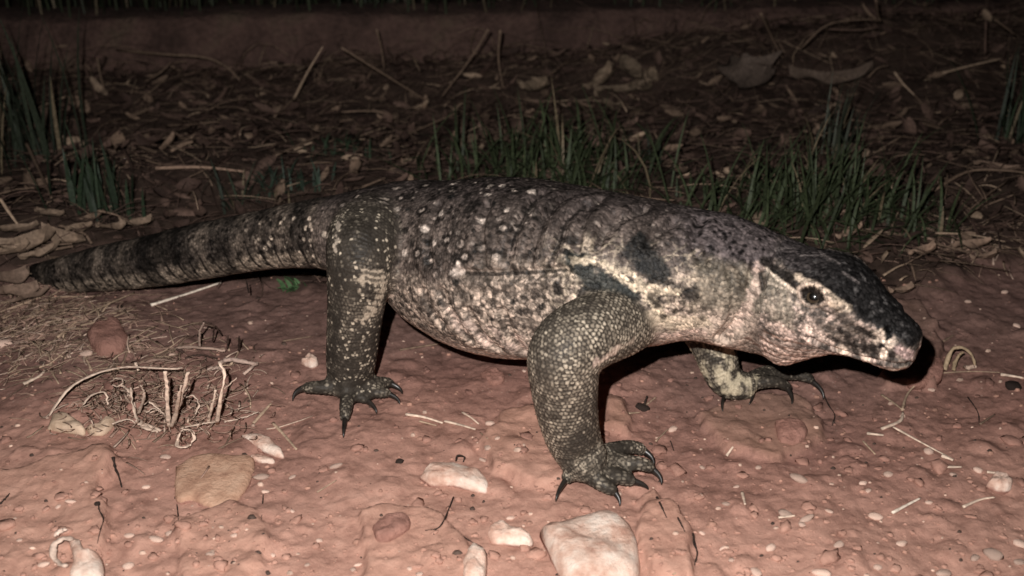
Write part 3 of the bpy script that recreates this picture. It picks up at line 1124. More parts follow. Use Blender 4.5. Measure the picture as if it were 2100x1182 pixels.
# grey-green scaly patch behind the eye
line([(1590, 575), (1600, 610), (1610, 640), (1570, 600)], 34, C3(.215, .185, .145), 0.75)
for q in (([(1575, 580), (1600, 590), (1630, 600)]), ([(1580, 610), (1610, 612), (1640, 625)]), ([(1585, 630), (1620, 640)]), ([(1600, 580), (1606, 620), (1612, 650)])):
    line(q, 2.6, C3(.42, .35, .28), 0.7)
line([(1560, 545), (1545, 600), (1525, 650), (1500, 680)], 12, PNK, 0.5, wob=1.0)
# dark crown, down to a line over the eye to the snout
LP = [(1545, 520), (1575, 536), (1610, 556), (1640, 570), (1672, 582), (1705, 604), (1738, 634), (1765, 655), (1795, 668), (1830, 690), (1868, 712), (1888, 722)]
LPP = np.array([surf0(a, b) for a, b in LP]) - HP0
lu, lwv = LPP @ hx, LPP @ hu
o = np.argsort(lu)
wl = np.interp(uu, lu[o], lwv[o])
crown = smooth(-0.0015, 0.0025, ww - wl + 0.003 * nB + 0.0025 * nA) * headw
ccol = np.tile(C3(.026, .024, .0235), (nv, 1)) * (1 + .5 * nB + .4 * nC)[:, None]
ccol = lerp(ccol, C3(.100, .084, .082), smooth(1720, 1580, st) * 0.9)
ccol = lerp(ccol, C3(.012, .011, .011), 0.7 * smooth(1720, 1600, st) * (cidn > 0.55) * smooth(0.55, 0.35, f1n))
ccol = lerp(ccol, C3(.13, .12, .115), 0.6 * (cidh > 0.72) * smooth(0.5, 0.3, f1h))
pig = lerp(pig, ccol, crown)
for q in ([(1568, 528), (1600, 510), (1640, 508)], [(1640, 525), (1690, 525), (1720, 540)], [(1680, 515), (1700, 535)], [(1730, 560), (1760, 580)]):
    line(q, 4, C3(.20, .17, .16), 0.6)
# stripe behind the eye, pale brow
line([(1566, 536), (1600, 560), (1640, 588)], 13, C3(.026, .022, .020), 0.95, wob=0.15)
line([(1572, 553), (1600, 576), (1632, 600)], 4.5, C3(.60, .50, .40), 0.85, wob=0.2)
line([(1637, 568), (1650, 580), (1690, 598), (1722, 622), (1738, 632)], 7.5, C3(.54, .43, .33), 0.95, wob=0.35)
line([(1700, 612), (1720, 628)], 11, C3(.46, .36, .27), 0.8, wob=0.4)
# lids
eu = (V - EYE) @ hx
ew = (V - EYE) @ hu
er = (np.abs(eu / 0.0120) ** 1.5 + np.abs(ew / 0.0074) ** 1.5) ** (1 / 1.5)
en = np.linalg.norm(V - EYE, axis=1) < 0.03
pig = lerp(pig, C3(.50, .39, .31), 0.85 * en * smooth(0.22, 0.10, np.abs(er - 1.22)))
pig = lerp(pig, C3(.018, .015, .013), 0.95 * en * smooth(1.02, 0.9, er))
# snout and lips
for q, w in (([(1803, 690)], 16), ([(1827, 701)], 10), ([(1722, 716), (1735, 724)], 13), ([(1772, 733), (1782, 742)], 12), ([(1812, 722), (1812, 742)], 7), ([(1850, 755), (1820, 758)], 10)):
    line(q, w, C3(.64, .52, .42), 0.9, wob=0.6)
line([(1660, 672), (1685, 690), (1700, 705)], 14, C3(.62, .48, .40), 0.7)
line([(1600, 668), (1625, 690)], 16, C3(.60, .45, .38), 0.6)
line([(1845, 718), (1870, 728)], 11, C3(.52, .37, .34), 0.75)
for q, w in (([(1750, 705), (1757, 728)], 7), ([(1790, 712), (1795, 735)], 9), ([(1770, 700), (1775, 720)], 8), ([(1740, 690), (1735, 705)], 7), ([(1830, 725), (1828, 735)], 7), ([(1760, 672), (1790, 690)], 8),
             ([(1720, 675), (1745, 690)], 6), ([(1700, 690), (1715, 700)], 5), ([(1760, 735), (1764, 742)], 5)):
    line(q, w, C3(.040, .034, .030), 0.85)
line([(1672, 727), (1720, 742), (1780, 757), (1840, 763), (1870, 758)], 9, C3(.60, .48, .39), 0.85)
for k, q in enumerate(([(1560, 690), (1610, 712), (1665, 718)], [(1545, 705), (1590, 728), (1650, 728)], [(1570, 678), (1620, 698), (1660, 705)], [(1530, 690), (1560, 715)])):
    line(q, 3.5, C3(.20, .12, .09), 0.75)
for q in ([(925, 640), (950, 680)], [(960, 665), (1000, 705)], [(1010, 675), (1055, 715)], [(1060, 690), (1082, 720)]):
    line(q, 13, C3(.52, .40, .335), 0.75, wob=0.9)
line([(1672, 622), (1700, 640), (1730, 628)], 3.5, C3(.10, .075, .06), 0.8)
pig = lerp(pig, C3(.01, .009, .009), smooth(0.0050, 0.003, dn))
line([(1560, 562), (1564, 592)], 5, C3(.03, .024, .02), 0.9, wob=0.2)
line([(1570, 566), (1573, 590)], 3.5, C3(.05, .04, .033), 0.7, wob=0.3)
line(MOUTH, 2.2, C3(.05, .038, .032), 0.75, wob=0.2)
lum_ = pig @ np.array([.3, .55, .15])
pig = pig * (np.clip(lum_, .004, 1) / 0.165)[:, None] ** 0.20
pig = np.clip(pig, 0.004, 0.80)


lizard = empty('monitor_lizard', tuple(ground(1000, 720)))
tag(lizard, 'large mottled grey-brown monitor lizard walking over red soil with its head lowered', 'lizard')
LOC = Vector(lizard.location)


def liz_child(name, me, mat):
    o = obj(name, me, mat, lizard)
    o.matrix_parent_inverse.translation = -LOC
    return o


body = liz_child('body', bme, M_SKIN)
set_attr(bme, 'pigment', pig, 'FLOAT_COLOR')
print('lizard verts', nv)
set_attr(bme, 'bead', np.clip(limbw, 0, 1))
sc_co = np.stack([barc / 0.0036, bang * brad / 0.0036, np.zeros(nv)], 1)
sc_co[headw > 0.5] = (V / 0.0032)[headw > 0.5]
set_attr(bme, 'scale_co', sc_co, 'FLOAT_VECTOR')


def claw_mesh(a, b, c, r):
    """a curved tapering hook from b (toe end) to the tip c"""
    d = b - a
    d = d / np.linalg.norm(d)
    mid = (b + c) / 2 + d * 0.35 * np.linalg.norm(c - b) + np.array([0, 0, 0.30 * np.linalg.norm(c - b)])
    p0 = b - d * 0.004
    ts = np.linspace(0, 1, 10)[:, None]
    C = (1 - ts) ** 2 * p0 + 2 * ts * (1 - ts) * mid + ts ** 2 * c
    rad = r * 0.52 * (1 - ts[:, 0]) ** 0.75 + 0.0006
    Vv, Ff, *_ = ring_loft(C, rad * 0.8, rad, rad, np.array([0.2, 0.1, 1.0]), 2.0, 10)
    return new_mesh('claw', Vv, Ff)


for c in CLAWS:
    liz_child('claw', claw_mesh(*c), M_CLAW)


# eyes
def eye_material():
    m = NT('lizard_eye')
    p = m.objco()
    s = m.n('ShaderNodeSeparateXYZ'); m.link(p, s.inputs[0])
    r = m.math('SQRT', m.math('ADD', m.math('POWER', s.outputs[0], 2.0), m.math('POWER', s.outputs[1], 2.0)))
    r = m.math('ADD', r, m.math('MULTIPLY', m.math('SUBTRACT', m.noise(p, 900.0, 2), 0.5), 0.0012))
    c = m.ramp(m.math('MULTIPLY', r, 100.0), [(0.40, (0.004, 0.004, 0.004)), (0.50, (0.040, 0.028, 0.016)), (0.62, (0.060, 0.042, 0.026)), (0.75, (0.02, 0.015, 0.011))])
    m.b.inputs['Coat Weight'].default_value = 1.0
    m.b.inputs['Coat Roughness'].default_value = 0.06
    return m.out(c, 0.25)


M_EYE = eye_material()
_pm = NT('pupil_black')
_pm.b.inputs['Coat Weight'].default_value = 1.0
_pm.b.inputs['Coat Roughness'].default_value = 0.06
M_PUPIL = _pm.out(_pm.ramp(_pm.noise(_pm.objco(), 500.0, 2), [(0.3, (0.003, 0.003, 0.003)), (0.7, (0.007, 0.006, 0.005))]), 0.25)


def eyeball(e, nrm, look):
    import bmesh
    bm = bmesh.new()
    bmesh.ops.create_uvsphere(bm, u_segments=32, v_segments=20, radius=0.0100)
    me = bpy.data.meshes.new('eye')
    bm.to_mesh(me); bm.free()
    o = liz_child('eye', me, M_EYE)
    o.rotation_euler = Vector(look).to_track_quat('Z', 'Y').to_euler()
    o.location = Vector(e - nrm * 0.0094)
    # the pupil: a black cap a little proud of the iris
    R_, n_, k_ = 0.01006, 20, 5
    pv = [(0, 0, R_)]
    pf = []
    for i in range(1, k_ + 1):
        t_ = 0.42 * i / k_
        pv += [(R_ * math.sin(t_) * math.cos(2 * math.pi * j / n_), R_ * math.sin(t_) * math.sin(2 * math.pi * j / n_), R_ * math.cos(t_)) for j in range(n_)]
    for j in range(n_):
        pf.append((0, 1 + j, 1 + (j + 1) % n_))
        for i in range(k_ - 1):
            b_ = 1 + i * n_
            pf.append((b_ + j, b_ + n_ + j, b_ + n_ + (j + 1) % n_, b_ + (j + 1) % n_))
    obj('pupil', new_mesh('pupil', pv, pf), M_PUPIL, o)
    return o


nE = EYEN / np.linalg.norm(EYEN)
eyeball(EYE, nE, nE * 0.7 + (CAMP - EYE) / np.linalg.norm(CAMP - EYE) * 0.5)
nEm = nE - 2 * (nE @ hs) * hs
eyeball(EYEM, nEm, nEm)

# ------------------------------------------------------------------ small builders for the things on the ground
class Acc:
    def __init__(self):
        self.V, self.F, self.T, self.n = [], [], [], 0

    def add(self, V, F, tint):
        self.V.append(V)
        self.F.append(np.asarray(F) + self.n)
        self.T.append(np.tile(np.asarray(tint, float), (len(V), 1)))
        self.n += len(V)

    def mesh(self, name):
        me = new_mesh(name, np.vstack(self.V), np.vstack(self.F))
        set_attr(me, 'tint', np.vstack(self.T), 'FLOAT_COLOR')
        return me


def tube(C, r, sides=5, flatk=1.0, up=(0.1, 0.2, 1.0)):
    n = len(C)
    r = np.broadcast_to(r, (n,))
    T = np.gradient(C, axis=0)
    T /= np.linalg.norm(T, axis=1)[:, None] + 1e-9
    S = np.cross(T, np.asarray(up, float))
    S /= np.linalg.norm(S, axis=1)[:, None] + 1e-9
    U = np.cross(S, T)
    th = np.linspace(0, 2 * math.pi, sides, endpoint=False)
    V = (C[:, None, :] + (r[:, None] * np.cos(th))[..., None] * S[:, None, :]
         + (r[:, None] * flatk * np.sin(th))[..., None] * U[:, None, :]).reshape(-1, 3)
    i = np.arange(n - 1)[:, None] * sides
    j = np.arange(sides)[None, :]
    k = (j + 1) % sides
    F = np.stack([i + j, i + k, i + k + sides, i + j + sides], -1).reshape(-1, 4)
    # close the ends with flat caps (as degenerate-free quads around a centre pair)
    V = np.vstack([V, C[0], C[-1]])
    a, b = n * sides, n * sides + 1
    cap = []
    for q in range(0, sides - 1, 2):
        cap.append((a, (q + 2) % sides, q + 1, q))
        o = (n - 1) * sides
        cap.append((b, o + q, o + q + 1, o + (q + 2) % sides))
    if sides % 2:
        q = sides - 1
        o = (n - 1) * sides
        V = np.vstack([V, (V[q] + V[0]) / 2, (V[o + q] + V[o]) / 2])
        cap.append((a, 0, n * sides + 2, q))
        cap.append((b, o + q, n * sides + 3, o))
    return V, np.vstack([F, np.array(cap)])


def rest(C, lift):
    """lay a path on the soil"""
    C = np.array(C, float)
    for q in C:
        q[2] = Hq(q[0], q[1]) + lift
    return C


PALE = (0.70, 0.54, 0.42)
TAN = (0.42, 0.30, 0.21)
BRN = (0.20, 0.135, 0.095)
WHT = (0.80, 0.68, 0.56)


def px_path(pts, lift=0.0025, n=14):
    P = np.array([ground(p[0], p[1], (p[2] if len(p) > 2 else lift)) for p in pts])
    return catmull(P, n) if len(P) > 1 else P


def stick(name, pts, rpx, tint, label, cat, group=None, taper=0.6, flatk=0.7, mat=None, lift=0.002, rough=0.10):
    C = px_path(pts, lift)
    depth = float(np.linalg.norm(C.mean(0) - CAMP))
    r = rpx * depth / FPX * (0.62 if name == 'dry_stalk' else 0.85)
    t = np.linspace(0, 1, len(C))
    rr = r * (1 - (1 - taper) * t) * (1 + rough * np.array([random.uniform(-1, 1) for _ in t]))
    a = Acc()
    V_, F_ = tube(C, rr, 6, flatk)
    a.add(V_, F_, np.array(tint) * random.uniform(0.85, 1.12))
    return tag(obj(name, a.mesh(name), mat or M_STRAW), label, cat, group)


def slab(name, outline, h, mat, label, cat, group=None, sink=0.006, rough=0.12, n=44, seed=0):
    """stone, clod or chip: rounded outline traced on the ground, domed and roughened"""
    P = np.array([ground(a, b)[:2] for a, b in outline])
    P = catmull(np.vstack([P, P[0]]), n + 1)[:-1]
    c = P.mean(0)
    z0 = np.mean([Hq(*q) for q in P])
    rings = [(1.04, -sink), (1.03, 0.15 * h), (0.97, 0.55 * h), (0.86, 0.82 * h), (0.66, 0.95 * h), (0.42, 1.0 * h), (0.18, 1.02 * h)]
    V_ = []
    for s, z in rings:
        V_.append(np.column_stack([c + (P - c) * s, np.full(n, z0 + z)]))
    V_ = np.vstack(V_ + [np.array([[c[0], c[1], z0 + 1.02 * h]])])
    sz = np.linalg.norm(P - c, axis=1).mean()
    q = V_ / sz
    nz = fbm(q * 1.6 + seed, 3, 200 + seed)
    f1_, f2_, _c = worley(q * 1.3 + seed, 210 + seed)
    V_[:, :2] += (rough * sz * 0.5 * nz)[:, None] * (V_[:, :2] - c) / sz
    V_[:, 2] += h * (0.45 * nz + 0.30 * (0.5 - f1_)) * np.where(np.arange(len(V_)) < 2 * n, 0.3, 1.0)
    V_ -= np.array([c[0], c[1], z0])
    F_ = []
    R_ = len(rings)
    for i in range(R_ - 1):
        for j in range(n):
            F_.append((i * n + j, i * n + (j + 1) % n, (i + 1) * n + (j + 1) % n, (i + 1) * n + j))
    k = R_ * n
    for j in range(n):
        F_.append(((R_ - 1) * n + j, (R_ - 1) * n + (j + 1) % n, k))
    F_.append(tuple(reversed(range(n))))
    me_ = new_mesh(name, V_, F_)
    o = obj(name, me_, mat)
    o.location = (c[0], c[1], z0)
    return tag(o, label, cat, group)


PEB_MESH = []
for k in range(7):
    import bmesh
    bm = bmesh.new()
    bmesh.ops.create_icosphere(bm, subdivisions=2, radius=1.0)
    co = np.array([v.co[:] for v in bm.verts])
    dn_ = fbm(co * 1.1 + k * 5, 2, 300 + k)
    f1_, _, _ = worley(co * 0.9 + k * 3, 320 + k)
    for v, s in zip(bm.verts, 1 + 0.35 * dn_ - 0.25 * (f1_ - 0.5)):
        v.co = v.co * float(s)
        v.co.z *= 0.6
    me_ = bpy.data.meshes.new('pebble')
    bm.to_mesh(me_); bm.free()
    PEB_MESH.append(me_)


def pebble(px, py, rpx, label, group, ax=1.0, mat=None, name='pebble'):
    P = ground(px, py)
    r = rpx * float(np.linalg.norm(P - CAMP)) / FPX
    src = random.choice(PEB_MESH)
    o = bpy.data.objects.new(name, src)
    COL.objects.link(o)
    if len(src.materials) == 0:
        src.materials.append(None)
        shade_smooth(src)
    o.material_slots[0].link = 'OBJECT'
    o.material_slots[0].material = mat or M_PEB
    o.location = (P[0], P[1], P[2] + r * 0.22)
    o.scale = (r * ax, r, r)
    o.rotation_euler = (random.uniform(-.3, .3), random.uniform(-.3, .3), random.uniform(-0.7, 0.7))
    return tag(o, label, 'pebble', group)


# ------------------------------------------------------------------ bank behind the litter and field beyond it
def build_bank():
    L = 9.0
    mid = 0.5 * (KA + KB) - KD * 0.0
    ns = 420
    prof = [(-0.035, -0.08), (-0.022, 0.02), (-0.012, 0.075), (-0.004, 0.120), (0.008, 0.144), (0.03, 0.152), (0.10, 0.150), (0.16, 0.142), (0.20, 0.10), (0.24, -0.08)]
    # refine the profile
    pr = catmull(np.array(prof), 40)
    s = np.linspace(-L / 2, L / 2, ns)
    V_ = np.zeros((ns, len(pr), 3))
    for k, (d, z) in enumerate(pr):
        V_[:, k, :2] = mid[None, :] + s[:, None] * KD[None, :] + d * KN[None, :]
        V_[:, k, 2] = z
    P = V_.reshape(-1, 3)
    nn = fbm(P * 7.0, 4, 401) * 0.022 + fbm(P * 30.0, 4, 402, 0.65) * 0.012
    P[:, 0] -= nn * KN[0]
    P[:, 1] -= nn * KN[1]
    P[:, 2] += 0.5 * nn
    w = len(pr)
    i = (np.arange(ns - 1)[:, None] * w + np.arange(w - 1)[None, :]).ravel()
    me_ = new_mesh('bank', P, np.stack([i, i + w, i + w + 1, i + 1], 1))
    m = NT('bank_earth')
    p = m.pos()
    n = m.noise(p, 9.0, 5, 0.6)
    c = m.ramp(n, [(0.3, (0.045, 0.027, 0.022)), (0.55, (0.115, 0.068, 0.055)), (0.75, (0.11, 0.080, 0.055))])
    n_ = m.noise(p, 90.0, 4)
    c = m.mix(0.6, c, m.mix(1.0, c, m.ramp(n_, [(0.3, (0.5, 0.5, 0.5)), (0.7, (1.3, 1.3, 1.3))]), 'MULTIPLY'))
    mat = m.out(c, 0.95, m.bump(n_, 0.8, 0.012))
    tag(obj('bank', me_, mat), 'low straight-topped brown bank behind the plant litter', 'bank', kind='structure')


build_bank()


def in_litter(n, x0, x1, y0, y1, thr=0.35):
    out = []
    while len(out) < n:
        x = RNG.uniform(x0, x1, n * 2)
        y = RNG.uniform(y0, y1, n * 2)
        m = (litter_mask(x, y) > thr) & (bank_coord(x, y) < -0.02)
        out.extend(zip(x[m], y[m]))
    return out[:n]


def straw_field(name, n, x0, x1, y0, y1, thr, lens, rad, tints, probs, label, lift=0.02, pts=None, tilt=0.25, sides=3):
    a = Acc()
    pts = pts or in_litter(n, x0, x1, y0, y1, thr)
    for (x, y) in pts:
        L = random.uniform(*lens) * random.uniform(0.6, 1.0)
        th = random.gauss(0.0, 0.8) + (math.pi if random.random() < .5 else 0)
        if random.random() < 0.35:
            th = random.uniform(0, 6.28)
        bend = random.gauss(0, 0.7)
        tz_ = random.gauss(0, tilt)
        z0 = Hq(x, y) + abs(random.gauss(0, lift)) * 0.6
        k = 5
        C = np.zeros((k, 3))
        q = np.array([x, y, z0])
        d = th
        e = tz_
        for i in range(k):
            C[i] = q
            hz = Hq(min(max(q[0], -1.69), 1.69), q[1])
            C[i, 2] = max(q[2], hz + 0.001)
            q = q + L / (k - 1) * np.array([math.cos(d) * math.cos(e), math.sin(d) * math.cos(e), math.sin(e)])
            d += bend / k
            e -= 0.10 + 0.3 * tz_
        t = tints[RNG.choice(len(tints), p=probs)]
        r = random.uniform(*rad)
        V_, F_ = tube(C, np.linspace(r, r * 0.5, k) * (1.0 if sides == 3 else 1.5), sides, 0.7 if sides == 3 else 0.28)
        a.add(V_, F_, np.array(t) * random.uniform(0.7, 1.25))
    return tag(obj(name, a.mesh(name), M_STRAW), label, 'litter', kind='stuff')


DK = (0.060, 0.036, 0.028)
DB = (0.125, 0.078, 0.060)
straw_field('plant_litter', 5200, -1.35, 1.4, 1.30, 2.5, 0.45, (0.03, 0.15), (0.0008, 0.0020), [DK, DB, BRN, TAN], [0.32, 0.40, 0.22, 0.06],
            'dense mat of broken brown stalks covering the soil behind the lizard')


pts = []
for _ in range(700):
    s_ = random.uniform(-1.7, 1.7)
    d_ = -abs(random.gauss(0.0, 0.10)) - 0.01
    q = 0.5 * (KA + KB) + KD * s_ + KN * d_
    if abs(q[0]) < 1.6:
        pts.append((q[0], q[1]))
straw_field('dry_stems', 0, 0, 0, 0, 0, 0, (0.08, 0.26), (0.0007, 0.0015), [DK, DB, BRN, (.27, .19, .13)], [0.20, 0.36, 0.32, 0.12],
            'fine dry stems leaning up against the brown bank', 0.02, pts, 0.75)


def flake(a, x, y, z, L, W, th, tint, curl, tiltx, tilty, nu=5, nv_=4):
    u = np.linspace(-1, 1, nu)
    v = np.linspace(-1, 1, nv_)
    Ug, Vg = np.meshgrid(u, v, indexing='ij')
    w = W * (1 - 0.75 * Ug ** 2)
    X = Ug * L
    Y = Vg * w
    Z = curl * (Vg ** 2) * W + 0.6 * curl * (Ug ** 2) * L * 0.5
    P = np.stack([X, Y, Z], -1).reshape(-1, 3)
    P += (0.10 if nu < 9 else 0.45) * W * np.stack([vnoise(P / L * 2 + z * 50 + k * 9, k) for k in range(3)], 1)
    ct, s_ = math.cos(tiltx), math.sin(tiltx)
    P = P @ np.array([[1, 0, 0], [0, ct, s_], [0, -s_, ct]])
    ct, s_ = math.cos(tilty), math.sin(tilty)
    P = P @ np.array([[ct, 0, s_], [0, 1, 0], [-s_, 0, ct]])
    ct, s_ = math.cos(th), math.sin(th)
    P = P @ np.array([[ct, s_, 0], [-s_, ct, 0], [0, 0, 1]])
    P = P + np.array([x, y, z])
    i = (np.arange(nu - 1)[:, None] * nv_ + np.arange(nv_ - 1)[None, :]).ravel()
    F_ = np.stack([i, i + nv_, i + nv_ + 1, i + 1], 1)
    N_ = P.shape[0]
    P2 = P - np.array([0, 0, 0.0008])
    F2 = F_[:, ::-1] + N_
    a.add(np.vstack([P, P2]), np.vstack([F_, F2]), tint)


a = Acc()
for (x, y) in in_litter(2300, -1.35, 1.4, 1.30, 2.5, 0.4):
    t = [DK, DB, BRN, TAN][RNG.choice(4, p=[0.40, 0.38, 0.17, 0.05])]
    L = random.uniform(0.006, 0.024)
    flake(a, x, y, Hq(x, y) + random.uniform(0.002, 0.018), L, L * random.uniform(0.25, 0.6), random.uniform(0, 6.28),
          np.array(t) * random.uniform(0.6, 1.3), random.uniform(-0.6, 0.8), random.gauss(0, .4), random.gauss(0, .4))
tag(obj('leaf_litter', a.mesh('leaf_litter'), M_LEAF), 'brown crumbled dead leaves between the stalks behind the lizard', 'litter', kind='stuff')

# pale broken straw lying by the tail and the uprooted clump
pts = []
for _ in range(1250):
    px, py = random.choice([(random.gauss(110, 100), random.gauss(645, 34)), (random.gauss(110, 100), random.gauss(650, 38)), (random.gauss(320, 120), random.gauss(810, 45)), (random.gauss(230, 130), random.gauss(730, 36)), (random.gauss(60, 60), random.gauss(690, 40)),
                            (random.gauss(1960, 80), random.gauss(500, 26))])
    if -60 < px < 560 or px > 1840:
        q = ground(px, py)
        pts.append((q[0], q[1]))
straw_field('straw_bits', 0, 0, 0, 0, 0, 0, (0.012, 0.07), (0.0006, 0.0014), [BRN, TAN, (0.36, 0.23, 0.175), (0.50, 0.36, 0.28)], [0.26, 0.24, 0.36, 0.14],
            'thin broken straw scattered over the soil in front of the tail', 0.004, pts, 0.08, 4)

# ------------------------------------------------------------------ grit on the bare soil
a = Acc()
for _ in range(1100):
    px, py = random.uniform(-60, 2160), random.uniform(560, 1240)
    P = ground(px, py)
    r = abs(random.gauss(0.0, 0.0011)) + 0.0006
    src = random.choice(PEB_MESH)
    co = np.array([v.co[:] for v in src.vertices])
    # a small six-sided grain
    k = np.array([[1, 0, 0], [0.4, .9, 0], [-.6, .7, 0], [-1, -.1, 0], [-.4, -.9, 0], [.6, -.7, 0]]) * np.array([r * random.uniform(1, 1.8), r, 1])
    top = k * 0.6 + np.array([0, 0, r * 1.1])
    V_ = np.vstack([k, top]) + P - np.array([0, 0, r * 0.2])
    j = np.arange(6)
    F_ = np.vstack([np.stack([j, (j + 1) % 6, (j + 1) % 6 + 6, j + 6], 1), [[6, 7, 8, 9], [6, 9, 10, 11]]])
    t = random.random()
    tint = (0.52, 0.36, 0.28) if t < 0.22 else ((0.38, 0.21, 0.155) if t < 0.80 else (0.07, 0.045, 0.035))
    a.add(V_, F_, np.array(tint) * random.uniform(0.75, 1.2))
tag(obj('grit', a.mesh('grit'), M_STRAW), 'fine pale and brown grit strewn over the bare red soil', 'grit', kind='stuff')

def look(pts_, t):
    L = math.hypot(pts_[-1][0] - pts_[0][0], pts_[-1][1] - pts_[0][1])
    size = 'short' if L < 45 else ('long' if L > 110 else 'medium')
    c = t[0]
    return f"{size} {'whitish' if c > .65 else ('pale' if c > .5 else ('tan' if c > .3 else 'brown'))}"


def where_soil(pts_):
    px, py = pts_[0][0], pts_[0][1]
    if px < 640:
        if py < 735:
            return 'on the soil in front of the tail'
        if py < 960:
            return 'beside the uprooted straw clump'
        return 'on the cracked soil around the ochre clod'
    if px < 1100:
        if py < 800:
            return 'on the soil under the belly'
        if py < 915:
            return 'between the hind foot and the planted forefoot'
        return 'around the elongated pale stone'
    if px < 1450:
        return 'around the planted forefoot and the big stone'
    if px < 1760:
        return 'on the bare soil in front of the far forefoot' if py < 1010 else 'on the dusty soil right of the three black rootlets'
    if py < 800:
        return 'on the bare soil facing the snout'
    return 'around the forked straw below the snout' if py < 960 else 'around the knobbly pale stone'


def where_litter(pts_):
    px, py = pts_[0][0], pts_[0][1]
    if max((p[2] if len(p) > 2 else 0) for p in pts_) > 0.07:
        return 'leaning upright against the brown bank' if px < 1300 else 'arching up behind the cupped dead leaf'
    if px < 540:
        return 'on the litter behind the tail' if py > 230 else 'on the litter below the bank beside the tall dim grass'
    if px < 1000:
        return 'on the litter behind the hips'
    if px < 1480:
        return 'on the litter between the two large grass tufts'
    return 'on the litter behind the head' if py > 300 else 'on the heaped litter around the dead leaves'


def crumbs():
    # loose crumbs of the same soil, in one sheet of small lumps
    Vs, Fs, n0 = [], [], 0
    base = []
    for src in PEB_MESH:
        co = np.array([v.co[:] for v in src.vertices])
        fa_ = np.array([p.vertices[:] for p in src.polygons])
        base.append((co, fa_))
    for _ in range(1700):
        px, py = random.uniform(-80, 2180), 1260 - abs(random.gauss(0, 1)) * 330
        if py < 570:
            continue
        P = ground(px, py)
        r = 0.0009 + abs(random.gauss(0, 1)) ** 2 * 0.0009
        r = min(r, 0.0075)
        co, fa_ = random.choice(base)
        a_ = random.uniform(0, 6.28)
        R_ = np.array([[math.cos(a_), -math.sin(a_), 0], [math.sin(a_), math.cos(a_), 0], [0, 0, 1]])
        v = (co * (1 + 0.25 * RNG.uniform(-1, 1, (len(co), 1))) * np.array([random.uniform(.8, 1.7), 1, random.uniform(.6, 1.1)])) @ R_.T * r + P + np.array([0, 0, r * 0.15])
        Vs.append(v)
        Fs.append(fa_ + n0)
        n0 += len(v)
    me_ = new_mesh('soil_crumbs', np.vstack(Vs), np.vstack(Fs))
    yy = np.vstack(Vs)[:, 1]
    set_attr(me_, 'dust_falloff', smooth(1.08, 0.80, yy))  # crumbs follow the soil's near-to-far tone, flash falloff painted in
    set_attr(me_, 'damp_falloff', smooth(1.02, 1.30, yy))
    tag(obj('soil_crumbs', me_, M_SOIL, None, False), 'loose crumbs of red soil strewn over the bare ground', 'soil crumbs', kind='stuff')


crumbs()

# ------------------------------------------------------------------ stones, clods, pebbles
slab('stone', [(1112, 1103), (1160, 1078), (1240, 1062), (1285, 1088), (1307, 1140), (1300, 1205), (1230, 1222), (1165, 1205)], 0.020, M_STONE,
     'large pale pink rounded stone in front of the planted forefoot', 'stone', rough=0.08, seed=1)
slab('stone', [(864, 984), (882, 966), (925, 958), (975, 968), (998, 985), (996, 1010), (965, 1008), (930, 999), (890, 1000)], 0.011, M_STONE,
     'elongated pale curved stone lying to the left of the planted forefoot', 'stone', seed=2)
slab('stone', [(1000, 1102), (1015, 1082), (1045, 1087), (1088, 1110), (1084, 1122), (1040, 1119), (1010, 1116)], 0.010, M_STONE,
     'small wedge-shaped pale stone beside the large pink stone', 'stone', seed=3)
slab('stone', [(946, 1152), (968, 1132), (995, 1148), (992, 1200), (955, 1205)], 0.011, M_STONE,
     'pale stone with a reddish edge below the wedge-shaped stone', 'stone', seed=4)
slab('clod', [(364, 962), (400, 940), (450, 934), (512, 947), (519, 966), (500, 1010), (470, 1034), (430, 1043), (395, 1030), (366, 1030)], 0.006, M_CLOD,
     'round ochre clod of earth below the uprooted straw clump', 'clod', rough=0.2, seed=5)
slab('clod', [(766, 1086), (800, 1064), (835, 1062), (838, 1086), (802, 1110), (776, 1110)], 0.008, M_REDCLOD,
     'small reddish clod embedded in the raised soil plate', 'clod', seed=6)
slab('clod', [(985, 772), (1005, 760), (1030, 768), (1032, 784), (1008, 790)], 0.006, M_REDCLOD, 'small pinkish clod under the belly', 'clod', seed=7)
slab('clod', [(1590, 872), (1625, 862), (1655, 880), (1640, 908), (1600, 905)], 0.008, M_REDCLOD, 'pinkish clod in front of the far forefoot', 'clod', seed=8)
slab('stone', [(618, 748), (635, 735), (652, 748), (640, 757)], 0.010, M_STONE, 'tiny pale pointed stone behind the hind foot', 'stone', seed=9, n=24)
slab('stone', [(2022, 1000), (2040, 980), (2068, 984), (2072, 1006), (2048, 1012)], 0.010, M_STONE, 'knobbly pale stone beside a straw at the bare soil edge', 'stone', seed=10, n=30)
slab('clod', [(180, 690), (230, 665), (262, 690), (250, 722), (200, 728)], 0.016, M_REDCLOD, 'brown clod among the broken straw below the tail', 'clod', seed=12)
slab('clod', [(1845, 760), (1880, 735), (1925, 745), (1925, 790), (1870, 800)], 0.006, M_REDCLOD, 'flat clod in the shadow of the snout', 'clod', seed=13)

